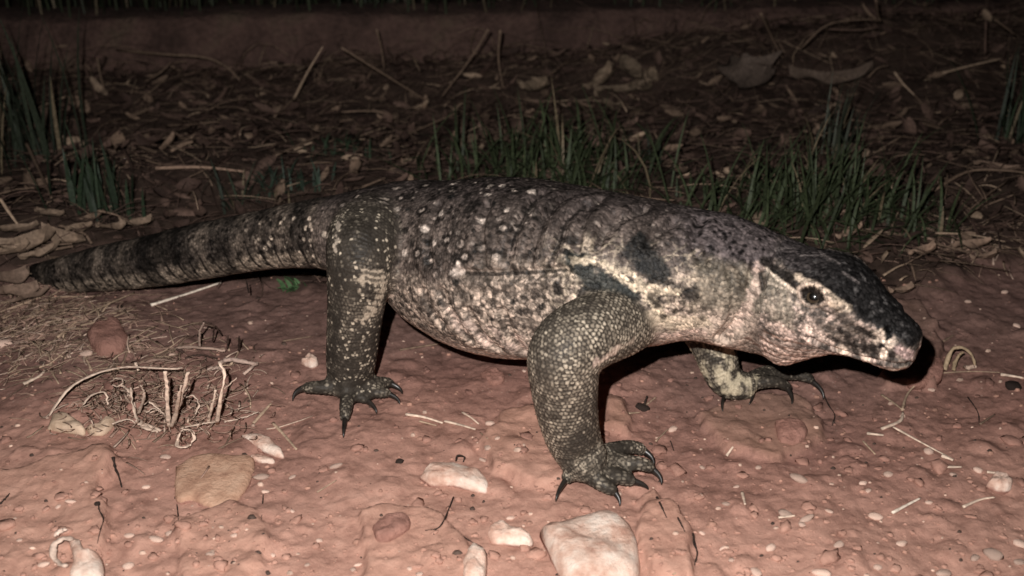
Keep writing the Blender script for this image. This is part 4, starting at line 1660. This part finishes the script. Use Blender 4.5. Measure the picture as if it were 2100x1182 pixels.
PB = [(538, 980, 9), (420, 1028, 5), (340, 940, 7), (265, 1100, 6), (320, 1108, 9), (350, 1095, 6), (432, 1138, 6), (265, 1162, 8), (146, 1030, 6), (690, 958, 8), (630, 1160, 5), (655, 1110, 5),
      (1380, 882, 8), (1048, 1064, 6), (1640, 985, 11), (1510, 1000, 5), (1490, 1035, 6), (1822, 975, 8), (1905, 928, 9), (1796, 1062, 9), (1612, 1058, 11), (1655, 1066, 9), (1645, 1078, 7),
      (1580, 1125, 8), (1550, 1176, 10), (1685, 1178, 10), (2036, 1140, 13), (2000, 1146, 8), (1848, 1118, 9), (1935, 1178, 10), (2090, 1155, 7), (2092, 1118, 9), (1800, 1166, 8), (1955, 975, 6),
      (1770, 993, 7), (1780, 1008, 6), (2005, 966, 7), (1435, 1018, 6), (1440, 1095, 5), (1482, 1126, 5), (1910, 800, 5), (1905, 1032, 6), (40, 1110, 5), (90, 1160, 7), (735, 1160, 5), (725, 1170, 6),
      (600, 1050, 5), (545, 1010, 5), (8, 708, 13), (176, 728, 8), (860, 1180, 7), (840, 1168, 5), (1075, 762, 4), (1235, 765, 4), (1985, 620, 6), (2085, 670, 6), (2060, 600, 5), (1130, 818, 5), (1500, 1150, 6),
      (1720, 1120, 7), (1700, 1050, 5), (1555, 960, 5), (1440, 960, 5), (120, 1040, 4), (300, 1000, 5), (1020, 900, 5), (1000, 920, 7), (1005, 870, 8), (990, 945, 6), (600, 980, 5), (480, 1100, 5), (560, 1140, 5)]
for (px, py, r) in PB:
    pebble(px, py, r, f"{'tiny' if r < 6 else ('small' if r < 9 else 'larger')} pale pebble {where_soil([(px, py)])}", 'pale pebbles on the red soil', random.uniform(1.0, 1.8))
for (px, py, r) in [(820, 948, 7), (2078, 795, 13), (200, 1035, 6), (1318, 838, 10), (1210, 905, 4), (410, 690, 6), (248, 632, 7)]:
    pebble(px, py, r, f'dark brown crumb of earth {where_soil([(px, py)])}', 'dark crumbs on the red soil', random.uniform(1.0, 1.5), M_TWIG, 'earth_crumb')

# ------------------------------------------------------------------ single straws, stalks and twigs
GRP_S = 'pale straws on the bare soil'
for pts_, r, t in [
    ([(832, 850), (870, 856), (908, 868)], 5.0, PALE), ([(912, 864), (945, 872), (975, 881)], 4.6, PALE), ([(948, 846), (965, 856), (982, 870)], 3.5, PALE), ([(860, 864), (895, 873)], 3.0, TAN),
    ([(1830, 1052), (1858, 1037), (1887, 1022)], 4.6, WHT), ([(1832, 876), (1890, 908), (1952, 941)], 3.6, PALE), ([(1932, 935), (1955, 944)], 6.0, PALE), ([(1778, 889), (1812, 893)], 5.0, PALE),
    ([(1808, 880), (1845, 864), (1852, 846)], 5.0, PALE), ([(1808, 810), (1832, 826), (1850, 840)], 3.6, TAN), ([(1850, 842), (1860, 810), (1880, 790)], 3.2, TAN), ([(1975, 1040), (2010, 1025), (2040, 1020)], 4.0, PALE),
    ([(1940, 958), (1972, 958)], 4.2, PALE), ([(2024, 968), (2052, 972)], 4.6, PALE), ([(1596, 1062), (1630, 1058)], 4.2, PALE), ([(1490, 935), (1503, 918)], 4.0, PALE), ([(1522, 1010), (1528, 1035)], 4.6, PALE),
    ([(2052, 768), (2080, 772), (2112, 778)], 5.0, PALE), ([(1935, 765), (1990, 762), (2050, 764)], 2.2, TAN), ([(560, 868), (585, 895), (608, 922)], 5.0, TAN), ([(520, 868), (545, 840), (556, 828)], 4.6, TAN),
    ([(48, 788), (80, 772), (92, 760)], 4.4, PALE), ([(310, 626), (380, 604), (452, 580)], 4.8, WHT), ([(118, 692), (180, 645), (276, 600)], 3.4, TAN), ([(165, 668), (220, 655), (280, 632)], 3.0, TAN),
    ([(2, 652), (70, 612)], 3.4, BRN), ([(0, 640), (50, 622), (90, 605)], 3.0, TAN), ([(40, 660), (90, 640)], 4.0, BRN), ([(262, 712), (300, 690), (322, 680)], 3.0, TAN), ([(820, 718), (870, 710), (920, 702)], 4.0, BRN),
    ([(580, 700), (640, 690)], 3.0, BRN), ([(1345, 905), (1370, 880)], 2.5, TAN), ([(650, 1010), (690, 985)], 2.5, TAN), ([(1935, 700), (1955, 688)], 3.5, BRN), ([(985, 888), (1000, 900)], 2.5, TAN), ([(1770, 905), (1795, 932)], 3.4, TAN),
    ([(1380, 1178), (1420, 1165)], 2.6, TAN), ([(2010, 870), (2040, 850)], 3.0, BRN), ([(1320, 835), (1345, 815)], 3.0, TAN), ([(1290, 848), (1312, 846)], 3.2, TAN),
]:
    stick('straw', pts_, r, t, f'{look(pts_, t)} dry straw lying {where_soil(pts_)}', 'straw', GRP_S)

GRP_T = 'pale stalks on the dark litter'
for pts_, r, t in [
    ([(210, 28, .06), (250, 42, .06), (290, 56, .05)], 5.5, TAN), ([(115, 96, .05), (160, 92, .05), (212, 92, .045)], 6.0, BRN), ([(240, 103, .05), (340, 112, .06), (420, 118, .06), (465, 138, .045), (492, 165, .02)], 6.5, BRN),
    ([(298, 168, .02), (330, 148, .04), (350, 128, .05)], 4.5, BRN), ([(320, 345, .012), (410, 343, .012), (502, 352, .010)], 9.0, (0.38, 0.25, 0.18)), ([(52, 290, .05), (78, 345, .03), (106, 408, .01)], 5.5, BRN),
    ([(0, 408, .04), (20, 438, .025), (42, 468, .012)], 6.5, TAN), ([(562, 322, .01), (640, 285, .02), (702, 252, .02)], 5.0, BRN), ([(590, 312, .01), (640, 292, .012)], 7.0, TAN), ([(780, 300, .015), (860, 265, .02), (942, 230, .03)], 5.0, BRN),
    ([(602, 205, .02), (630, 150, .08), (662, 96, .13)], 5.0, TAN), ([(562, 240, .01), (600, 205, .03)], 5.0, BRN), ([(700, 98, .14), (780, 148, .08), (870, 204, .02)], 5.0, BRN), ([(1002, 60, .16), (965, 120, .10), (905, 200, .02)], 5.0, BRN),
    ([(1026, 62, .16), (1022, 120, .09), (1032, 182, .02)], 4.5, BRN), ([(772, 60, .15), (782, 100, .10), (788, 142, .05)], 3.2, BRN),
    ([(1560, 28, .18), (1582, 75, .10), (1606, 122, .03)], 5.0, BRN), ([(1642, 100, .08), (1690, 55, .13), (1740, 42, .14), (1808, 40, .13)], 5.0, BRN), ([(1796, 0, .2), (1800, 30, .15), (1806, 44, .13)], 4.5, BRN),
    ([(1932, 150, .03), (1990, 135, .04), (2056, 120, .05)], 6.0, TAN), ([(1834, 148, .05), (1852, 172, .03), (1876, 196, .012)], 5.5, TAN), ([(1876, 196, .012), (1905, 228, .01)], 4.0, BRN), ([(1912, 392, .01), (1985, 352, .02), (2060, 350, .02), (2110, 356, .02)], 7.0, BRN),
    ([(1990, 432, .01), (2030, 418, .012), (2078, 400, .02)], 5.5, BRN), ([(1918, 478, .01), (1990, 482, .01), (2062, 496, .01)], 5.0, TAN), ([(1920, 500, .01), (1990, 520, .01)], 5.0, BRN), ([(1960, 512, .01), (2030, 498, .01)], 6.0, BRN),
    ([(1812, 565, .01), (1840, 548, .014), (1862, 540, .012)], 4.5, TAN), ([(1870, 545, .01), (1878, 575, .01)], 4.0, BRN), ([(1290, 400, .01), (1340, 408, .02), (1410, 412, .01)], 4.0, BRN), ([(1280, 345, .02), (1350, 325, .02), (1400, 300, .03)], 4.0, BRN),
    ([(700, 230, .02), (760, 228, .02), (800, 235, .02)], 4.5, BRN), ([(720, 270, .015), (760, 255, .02), (785, 246, .02)], 4.5, BRN), ([(340, 258, .02), (400, 255, .02), (448, 250, .02)], 4.5, BRN), ([(740, 385, .01), (790, 365, .015)], 6.0, BRN),
    ([(120, 462, .02), (170, 478, .018), (188, 500, .012)], 7.0, BRN), ([(45, 505, .012), (100, 512, .012), (150, 505, .02)], 9.0, BRN), ([(300, 330, .01), (330, 338, .012)], 5.0, BRN), ([(200, 432, .03), (235, 440, .03), (262, 452, .02)], 5.0, BRN),
    ([(1400, 210, .02), (1450, 205, .02)], 4.0, DB), ([(1735, 262, .015), (1800, 262, .015), (1830, 268, .015)], 4.0, BRN), ([(1780, 160, .03), (1800, 140, .05), (1822, 135, .05)], 4.0, BRN), ([(1700, 60, .12), (1760, 62, .11), (1800, 55, .12)], 4.0, DB),
    ([(2020, 110, .06), (2022, 40, .13)], 4.0, DB), ([(2040, 40, .13), (2080, 70, .1)], 4.5, BRN), ([(150, 100, .06), (170, 130, .04), (200, 205, .02)], 4.5, DB), ([(200, 120, .06), (205, 150, .04), (215, 190, .02)], 4.0, BRN),
]:
    stick('dry_stalk', pts_, r, t, f'{look(pts_, t)} dry stalk {where_litter(pts_)}', 'stalk', GRP_T, lift=0.012)

for pts_, r, lab in [
    ([(935, 946, .002), (938, 935, .008), (952, 937, .006), (950, 948, .002)], 4.5, 'short black hooked twig above the elongated pale stone'),
    ([(0, 1035), (12, 1022), (20, 1012)], 4.5, 'short dark twig at the edge of the raised soil plate'),
    ([(1320, 835, .002), (1327, 812, .010)], 5.0, 'short dark stub standing between the forefeet'),
    ([(232, 938, .003), (237, 962, .003), (243, 975, .002), (250, 1000, .000)], 4.6, 'slim black twig along the top corner of the raised soil plate'),
    ([(204, 1030, .001), (203, 1045, .001), (212, 1065, .002), (205, 1090, .001), (197, 1130, .0)], 2.6, 'thin dark rootlet running down the side of the soil plate'),
    ([(1347, 1020, .002), (1357, 1040, .002), (1367, 1062, .000)], 4.6, 'short black rootlet just in front of the forefoot claws'),
    ([(1390, 1062, .001), (1398, 1078, .002), (1405, 1092, .000)], 4.0, 'middle black rootlet of three in line beside the big stone'),
    ([(1421, 1095, .001), (1424, 1115, .003), (1430, 1135, .002), (1424, 1160, .000)], 4.6, 'longest wavy black rootlet of three in line beside the big stone'),
    ([(930, 1020, .002), (920, 1045, .003), (908, 1072, .002), (895, 1085, .001), (872, 1088, .0)], 3.4, 'bent dark twig under the elongated pale stone'),
    ([(1688, 808, .001), (1700, 832, .002), (1712, 852, .002), (1706, 874, .0)], 3.0, 'thin dark rootlet trailing from the far forefoot claw'),
    ([(945, 1100, .001), (968, 1112, .002), (988, 1122, .001), (1000, 1140, .0)], 2.4, 'thin brown rootlet beside the wedge-shaped stone'),
    ([(1985, 815, .001), (2005, 845, .002), (2008, 872, .0)], 2.4, 'thin dark rootlet beside the dark crumb of earth'),
    ([(363, 1035, .0), (367, 1078, .0)], 2.2, 'fine dark rootlet at the foot of the ochre clod'),
    ([(540, 1015, .0), (536, 1066, .0)], 2.2, 'fine dark rootlet right of the ochre clod'),
    ([(1375, 905, .0), (1382, 925, .001)], 3.0, 'tiny dark twig in front of the chest'),
    ([(510, 600, .03), (505, 575, .05)], 4.0, 'dark leaf stem hanging under the tail'),
]:
    stick('twig', pts_, r * 0.72, DK, lab, 'twig', mat=M_TWIG, flatk=0.8, lift=0.0, rough=0.35, taper=0.5)

# chips and husks
slab('wood_chip', [(496, 897), (520, 893), (560, 912), (583, 938), (566, 938), (530, 922)], 0.007, M_STONE,
     'pale splinter of wood on the soil right of the uprooted straw clump', 'wood chip', n=26, seed=14, sink=0.002)
slab('wood_chip', [(514, 940), (535, 938), (562, 946), (556, 952), (522, 949)], 0.005, M_STONE, 'short pink splinter just below the pale wood splinter', 'wood chip', n=22, seed=15, sink=0.002)
M_SHEATH = mat_simple('leaf_sheath', [(0.3, (0.36, 0.25, 0.17)), (0.7, (0.60, 0.45, 0.33))], 60, 0.85, 0.5, 0.15, 0.1)
slab('leaf_sheath', [(98, 882), (112, 858), (140, 856), (172, 878), (168, 893), (130, 888)], 0.009, M_SHEATH, 'broad pale dry leaf sheath left of the uprooted straw clump', 'leaf sheath', n=30, seed=16, sink=0.002)
slab('leaf_sheath', [(176, 880), (200, 882), (225, 862), (237, 868), (215, 892), (190, 894)], 0.008, M_SHEATH, 'curved pale dry leaf sheath touching the straw clump', 'leaf sheath', n=30, seed=17, sink=0.002)
husk = empty('curled_husk', tuple(ground(150, 1140)))
tag(husk, 'thick pale curled husk at the foot of the soil plate', 'husk')


def part_tube(name, pts_, rpx, tint, parent, flatk=0.8, taper=0.7, lift=0.003, n=18, mat=None):
    C = px_path(pts_, lift, n)
    C[1:-1] += 0.00035 * RNG.normal(0, 1, (len(C) - 2, 3))
    r = rpx * float(np.linalg.norm(C.mean(0) - CAMP)) / FPX
    rr = r * np.linspace(1, taper, len(C)) * (1 + 0.22 * RNG.uniform(-1, 1, len(C)))
    a_ = Acc()
    V_, F_ = tube(C - np.array(parent.location), rr, 8, flatk)
    a_.add(V_, F_, tint)
    return obj(name, a_.mesh(name), mat or M_STRAW, parent)


part_tube('ring', [(150, 1105, .01), (122, 1108, .012), (108, 1128, .010), (115, 1150, .006), (135, 1162, .004)], 7, (.56, .42, .34), husk, flatk=0.5)
hk = slab('flap', [(140, 1110), (162, 1112), (178, 1142), (212, 1165), (210, 1215), (150, 1215), (152, 1155)], 0.012, M_STONE, None, None, n=30, seed=18, sink=0.003)
hk.parent = husk
hk.location = Vector(hk.location) - Vector(husk.location)
part_tube('ring', [(112, 1096, .006), (135, 1086, .008)], 6, (.66, .50, .41), husk)

# uprooted dry grass clump
clump = empty('straw_clump', tuple(ground(355, 872)))
tag(clump, 'uprooted dry straw clump with upright pale stalks beside the hind foot', 'straw clump')
for pts_, r in [
    ([(346, 876), (343, 820, .05), (339, 762, .09)], 5.5), ([(352, 878), (368, 825, .05), (386, 764, .09)], 6.0), ([(358, 872), (366, 820, .06), (372, 790, .08)], 4.5), ([(348, 866), (328, 842, .025), (306, 824, .035)], 4.5),
    ([(330, 884), (285, 862, .012), (272, 828, .03), (268, 795, .05)], 5.0), ([(322, 884), (300, 878, .01), (280, 862, .014)], 9.0), ([(284, 850, .01), (295, 810, .045), (288, 790, .06)], 4.0), ([(372, 878), (420, 868, .01), (442, 866, .01)], 5.0),
    ([(445, 870), (452, 820, .05), (460, 768, .08), (450, 742, .09)], 4.8), ([(425, 872), (436, 830, .04), (442, 800, .06)], 4.0), ([(458, 800, .06), (485, 775, .075)], 3.6), ([(372, 898, .002), (362, 912, .006), (376, 918, .008), (392, 912, .008)], 5.5),
    ([(362, 905, .004), (372, 884, .014), (390, 882, .016), (398, 896, .012), (392, 910, .006)], 5.0), ([(101, 852, .004), (142, 798, .02), (203, 764, .025), (264, 753, .03), (330, 756, .03), (374, 754, .03)], 4.6), ([(226, 786, .02), (240, 776, .03), (252, 782, .025), (243, 793, .02), (230, 790, .02)], 3.6),
    ([(250, 790, .02), (268, 808, .02), (280, 850, .005)], 3.6), ([(170, 830, .01), (190, 810, .02), (215, 806, .02), (222, 830, .01)], 3.2), ([(278, 744, .02), (284, 760, .015)], 3.6), ([(380, 816, .02), (396, 812, .025), (408, 830, .015), (400, 850, .006)], 3.4),
    ([(300, 845, .01), (318, 838, .014), (334, 850, .01)], 3.4), ([(460, 866), (500, 856, .006), (530, 845, .008)], 3.4), ([(230, 870, .01), (262, 860, .01), (284, 872, .006)], 3.2),
]:
    part_tube('stalk', pts_, r * 0.85, np.array((.74, .56, .44)) * random.uniform(.75, 1.1), clump, lift=0.004, flatk=0.4)
fa = Acc()
for _ in range(420):
    px, py = random.gauss(330, 105), random.gauss(835, 40)
    if py > 905 or px < 95 or px > 560:
        continue
    k = 7
    th_ = random.uniform(0, 6.283)
    L_ = random.uniform(18, 60)
    be_ = random.gauss(0, 1.6)
    up_ = abs(random.gauss(0, 0.011))
    pp = []
    x_, y_ = px, py
    for i in range(k):
        pp.append(ground(x_, y_, 0.0015 + up_ * math.sin(math.pi * i / (k - 1))))
        x_ += L_ / k * math.cos(th_)
        y_ += 0.6 * L_ / k * math.sin(th_)
        th_ += be_ / k
    V_, F_ = tube(np.array(pp) - np.array(clump.location), random.uniform(0.0006, 0.0016) * np.linspace(1, .5, k), 4, 0.35)
    fa.add(V_, F_, np.array(random.choice([(.44, .30, .225), (.36, .235, .175), (.55, .40, .31), (.30, .19, .14)])) * random.uniform(.8, 1.15))
fo = obj('fibres', fa.mesh('fibres'), M_STRAW, clump)
fo['kind'] = 'stuff'
root = empty('root_tangle', tuple(ground(470, 745)))
tag(root, 'tangle of pale and black dry rootlets behind the straw clump', 'roots')
for pts_, r, t in [
    ([(360, 715), (385, 712, .008), (440, 716, .01), (462, 720, .008)], 6.0, (.40, .28, .22)), ([(410, 712, .01), (410, 680, .04), (418, 662, .055)], 3.6, (.42, .30, .24)), ([(418, 660, .055), (440, 668, .045), (452, 685, .03)], 3.4, DK), ([(440, 668, .05), (436, 700, .015)], 3.0, DK),
    ([(490, 720, .004), (491, 690, .04)], 4.0, DK), ([(468, 690, .03), (466, 715, .01)], 3.0, DK), ([(450, 745, .006), (470, 738, .012), (500, 742, .012), (526, 748, .006)], 9.0, (.46, .33, .27)), ([(425, 758, .006), (450, 755, .01), (462, 770, .006)], 6.0, (.52, .38, .31)),
    ([(380, 735), (410, 728, .006), (445, 735, .006)], 4.0, DK), ([(500, 768), (515, 755, .008), (528, 744, .006)], 6.0, (.50, .36, .29)), ([(375, 722), (362, 716, .006)], 5.0, DK), ([(300, 742, .004), (330, 738, .006), (360, 742, .006)], 5.0, (.30, .20, .155)),
]:
    part_tube('rootlet', pts_, r * 0.7, t, root, lift=0.003)

# curled straw loop beside the snout
loop = empty('straw_loop', tuple(ground(1965, 745)))
tag(loop, 'small curled loop of straw in front of the snout', 'straw')
part_tube('strand', [(1936, 758), (1950, 722, .02), (1970, 712, .028), (1992, 728, .018), (2000, 750, .004)], 4.5, (.42, .31, .20), loop)
part_tube('strand', [(1955, 760), (1962, 735, .014), (1975, 722, .022)], 4.0, (.33, .24, .15), loop)
part_tube('strand', [(1980, 755), (2000, 752, .004)], 6.0, (.5, .36, .28), loop)

# ------------------------------------------------------------------ big dead leaves in the litter
def dead_leaf(px, py, L, W, th, curl, tx_, ty_, tint, label, lift):
    P = ground(px, py, lift)
    a_ = Acc()
    flake(a_, 0, 0, 0, L, W, th, tint, curl, tx_, ty_, 14, 9)
    o = obj('dead_leaf', a_.mesh('dead_leaf'), M_LEAF)
    o.location = P
    return tag(o, label, 'leaf', 'dead leaves in the litter')


dead_leaf(1520, 172, 0.055, 0.034, 0.35, 1.5, 0.45, -0.05, (.12, .088, .07), 'large cupped grey-brown dead leaf behind the big grass tuft', 0.03)
dead_leaf(1700, 172, 0.085, 0.020, 0.10, 0.8, 0.3, 0.0, (.13, .092, .07), 'long rolled dead leaf beside the cupped dead leaf', 0.02)
for px, py, L, W, th in ((1235, 165, .035, .02, .3), (1270, 190, .05, .016, .1), (1310, 180, .03, .02, .8), (1240, 215, .03, .014, -.2), (1095, 182, .03, .022, .4), (1330, 160, .03, .016, 1.2), (1290, 150, .032, .018, 2.2)):
    dead_leaf(px, py, L, W, th, random.uniform(.3, .9), random.gauss(0, .4), random.gauss(0, .3), np.array((.20, .145, .10)) * random.uniform(.75, 1.15),
              ('longest' if L > .04 else 'small') + ' crumpled tan dead leaf between the grass tufts and the bank', 0.02)
for px, py, L, W, th in ((60, 505, .042, .016, .1), (130, 490, .034, .012, -.3), (20, 475, .036, .014, .5), (280, 462, .024, .011, .6), (100, 440, .024, .010, -.4), (225, 468, .024, .013, -.4), (15, 520, .034, .010, .0), (90, 522, .03, .008, .2), (160, 470, .022, .009, .9)):
    dead_leaf(px, py, L, W, th, random.uniform(.3, .8), random.gauss(0, .3), random.gauss(0, .2), np.array((.27, .19, .135)) * random.uniform(.8, 1.1),
              ('broad ' if W > .012 else 'narrow ') + ('long ' if L > .032 else 'short ') + 'curled tan dead leaf heaped behind the tail tip', 0.018)
for px, py, L, W, th in ((25, 606, .032, .012, .15), (12, 580, .032, .014, -.2), (60, 612, .026, .007, .3)):
    dead_leaf(px, py, L, W, th, random.uniform(.4, .8), random.gauss(-.5, .2), random.gauss(0, .2), np.array((.20, .135, .10)) * random.uniform(.8, 1.1),
              'brown dead leaf lying over the tip of the tail', 0.014)
for px, py, L, W, th in ((1740, 442, .02, .010, .2), (1745, 480, .022, .012, .3), (1990, 505, .03, .010, .1), (2040, 345, .04, .012, 0), (1890, 520, .025, .010, .4), (1850, 600, .02, .01, .3), (2020, 530, .02, .01, .1)):
    dead_leaf(px, py, L, W, th, random.uniform(.2, .6), random.gauss(0, .3), random.gauss(0, .2), np.array((.32, .215, .155)) * random.uniform(.8, 1.1),
              ('larger ' if L > .024 else 'small ') + 'tan dead leaf ' + ('among the green blades behind the head' if px < 1870 else 'on the brown litter beyond the snout'), 0.012)


# ------------------------------------------------------------------ grass
def blade_arrays(base, th, lean, Hh, w, droop, tint):
    k = 6
    t = np.linspace(0, 1, k)
    ang_ = lean + droop * t
    seg = Hh / (k - 1)
    P = np.zeros((k, 3))
    q = np.array(base, float)
    d = np.array([math.cos(th), math.sin(th)])
    for i in range(k):
        P[i] = q
        q = q + seg * np.array([d[0] * math.sin(ang_[i]), d[1] * math.sin(ang_[i]), math.cos(ang_[i])])
    P[:, 2] = np.maximum(P[:, 2], base[2] - 0.004)
    side = np.array([-d[1], d[0], 0.0])
    ww_ = w * np.array([0.7, 1.0, 1.0, 0.85, 0.55, 0.06])
    nrm = np.array([0, 0, 1.0]) * 0.25
    Lf = P + side * ww_[:, None] + nrm * ww_[:, None]
    Rt = P - side * ww_[:, None] + nrm * ww_[:, None]
    V_ = np.stack([Lf, P, Rt], 1).reshape(-1, 3)
    i = np.arange(k - 1) * 3
    F_ = np.vstack([np.stack([i, i + 1, i + 4, i + 3], 1), np.stack([i + 1, i + 2, i + 5, i + 4], 1)])
    return V_, F_


def tuft(px, py, spread_px, hpx, n, label, tint=(.043, .056, .026), group='green grass tufts', dry=0.07, lean=0.5, droop=1.5, w=0.0021, own=10, name='grass_tuft'):
    P = ground(px, py)
    sc_ = float(np.linalg.norm(P - CAMP)) / FPX
    root_ = empty(name, tuple(P))
    tag(root_, label, 'grass', group)
    a_ = Acc()
    for i in range(n):
        bx = random.gauss(0, 0.42) * spread_px * sc_
        by = random.gauss(0, 0.22) * spread_px * sc_
        z = Hq(P[0] + bx, P[1] + by) - P[2] - 0.004
        hh = hpx * sc_ * random.uniform(0.45, 1.0)
        tt = np.array((.17, .13, .08)) if random.random() < dry else np.array(tint) * random.uniform(.6, 1.35)
        Vb, Fb = blade_arrays((bx, by, z), random.uniform(0, 6.283), abs(random.gauss(0, lean)), hh, w * random.uniform(.6, 1.3), random.uniform(0.1, droop) * random.choice((1, 1, 1.6)), tt)
        if i < own:
            b_ = Acc()
            b_.add(Vb, Fb, tt)
            obj('blade', b_.mesh('blade'), M_GRASS, root_)
        else:
            a_.add(Vb, Fb, tt)
    if n > own:
        o = obj('blades', a_.mesh('blades'), M_GRASS, root_)
        o['kind'] = 'stuff'
    return root_


tuft(1110, 372, 240, 210, 220, 'bushy green grass tuft behind the middle of the back', lean=.6, own=14)
tuft(1210, 392, 150, 130, 100, 'low spreading green tuft against the shoulders', lean=.8)
tuft(1640, 455, 250, 220, 260, 'wide green grass tuft behind the neck', lean=.6, own=14)
tuft(1830, 462, 130, 130, 90, 'smaller green tuft leaning over behind the head', lean=.8)
tuft(1690, 330, 90, 210, 26, 'tall sparse grey-green tuft standing above the wide tuft', (.055, .062, .042), lean=.22, droop=.4, own=12)
tuft(215, 440, 90, 190, 46, 'upright dark green tuft behind the tail end', (.026, .040, .022), lean=.14, droop=.25, w=.0034, dry=.05, own=14)
tuft(590, 395, 110, 80, 50, 'low bluish green tuft behind the tail base', (.028, .044, .029), lean=.7)
tuft(700, 312, 110, 60, 50, 'small green tuft in the litter between two pale stalks', (.032, .052, .028), lean=.8)
tuft(606, 592, 44, 44, 16, 'tiny green sprout on the bare soil under the tail', (.07, .13, .055), lean=.9, dry=0, w=.004, own=8)
tuft(2085, 300, 80, 200, 40, 'dark green tuft at the foot of the bank beside the pale stick', (.030, .045, .024), lean=.25, droop=.4)
tuft(30, 330, 150, 330, 60, 'tall dim grass beside the bank with blades crossing over the litter', (.030, .038, .024), lean=.25, droop=.5, w=.0026, dry=.1, own=16)
tuft(1440, 400, 90, 60, 30, 'short grass tuft between the two large tufts', lean=.8)
tuft(1300, 330, 60, 90, 16, 'thin dark weed behind the shoulders', (.035, .045, .028), lean=.4)
tuft(1880, 420, 70, 70, 24, 'sparse green tuft beside the tan dead leaves', lean=.7)
tuft(470, 430, 60, 130, 14, 'few dark grass stems rising behind the tail', (.035, .045, .028), lean=.4, own=8)

a = Acc()
for _ in range(2600):
    s_ = random.uniform(-3.2, 3.2)
    d_ = 0.02 + abs(random.gauss(0, 0.7))
    q = 0.5 * (KA + KB) + KD * s_ + KN * d_
    z = Hq(q[0], q[1]) if d_ > 0.25 else 0.13
    tt = np.array((.040, .050, .026)) * random.uniform(.5, 1.3) if random.random() < .8 else np.array((.16, .125, .08)) * random.uniform(.6, 1.1)
    Vb, Fb = blade_arrays((q[0], q[1], z), random.uniform(0, 6.283), abs(random.gauss(0, .22)), random.uniform(.15, .6), random.uniform(.0018, .0035), random.uniform(.1, .7), tt)
    a.add(Vb, Fb, tt)
tag(obj('field_grass', a.mesh('field_grass'), M_GRASS), 'dim dark field grass standing beyond the bank', 'grass', kind='stuff')
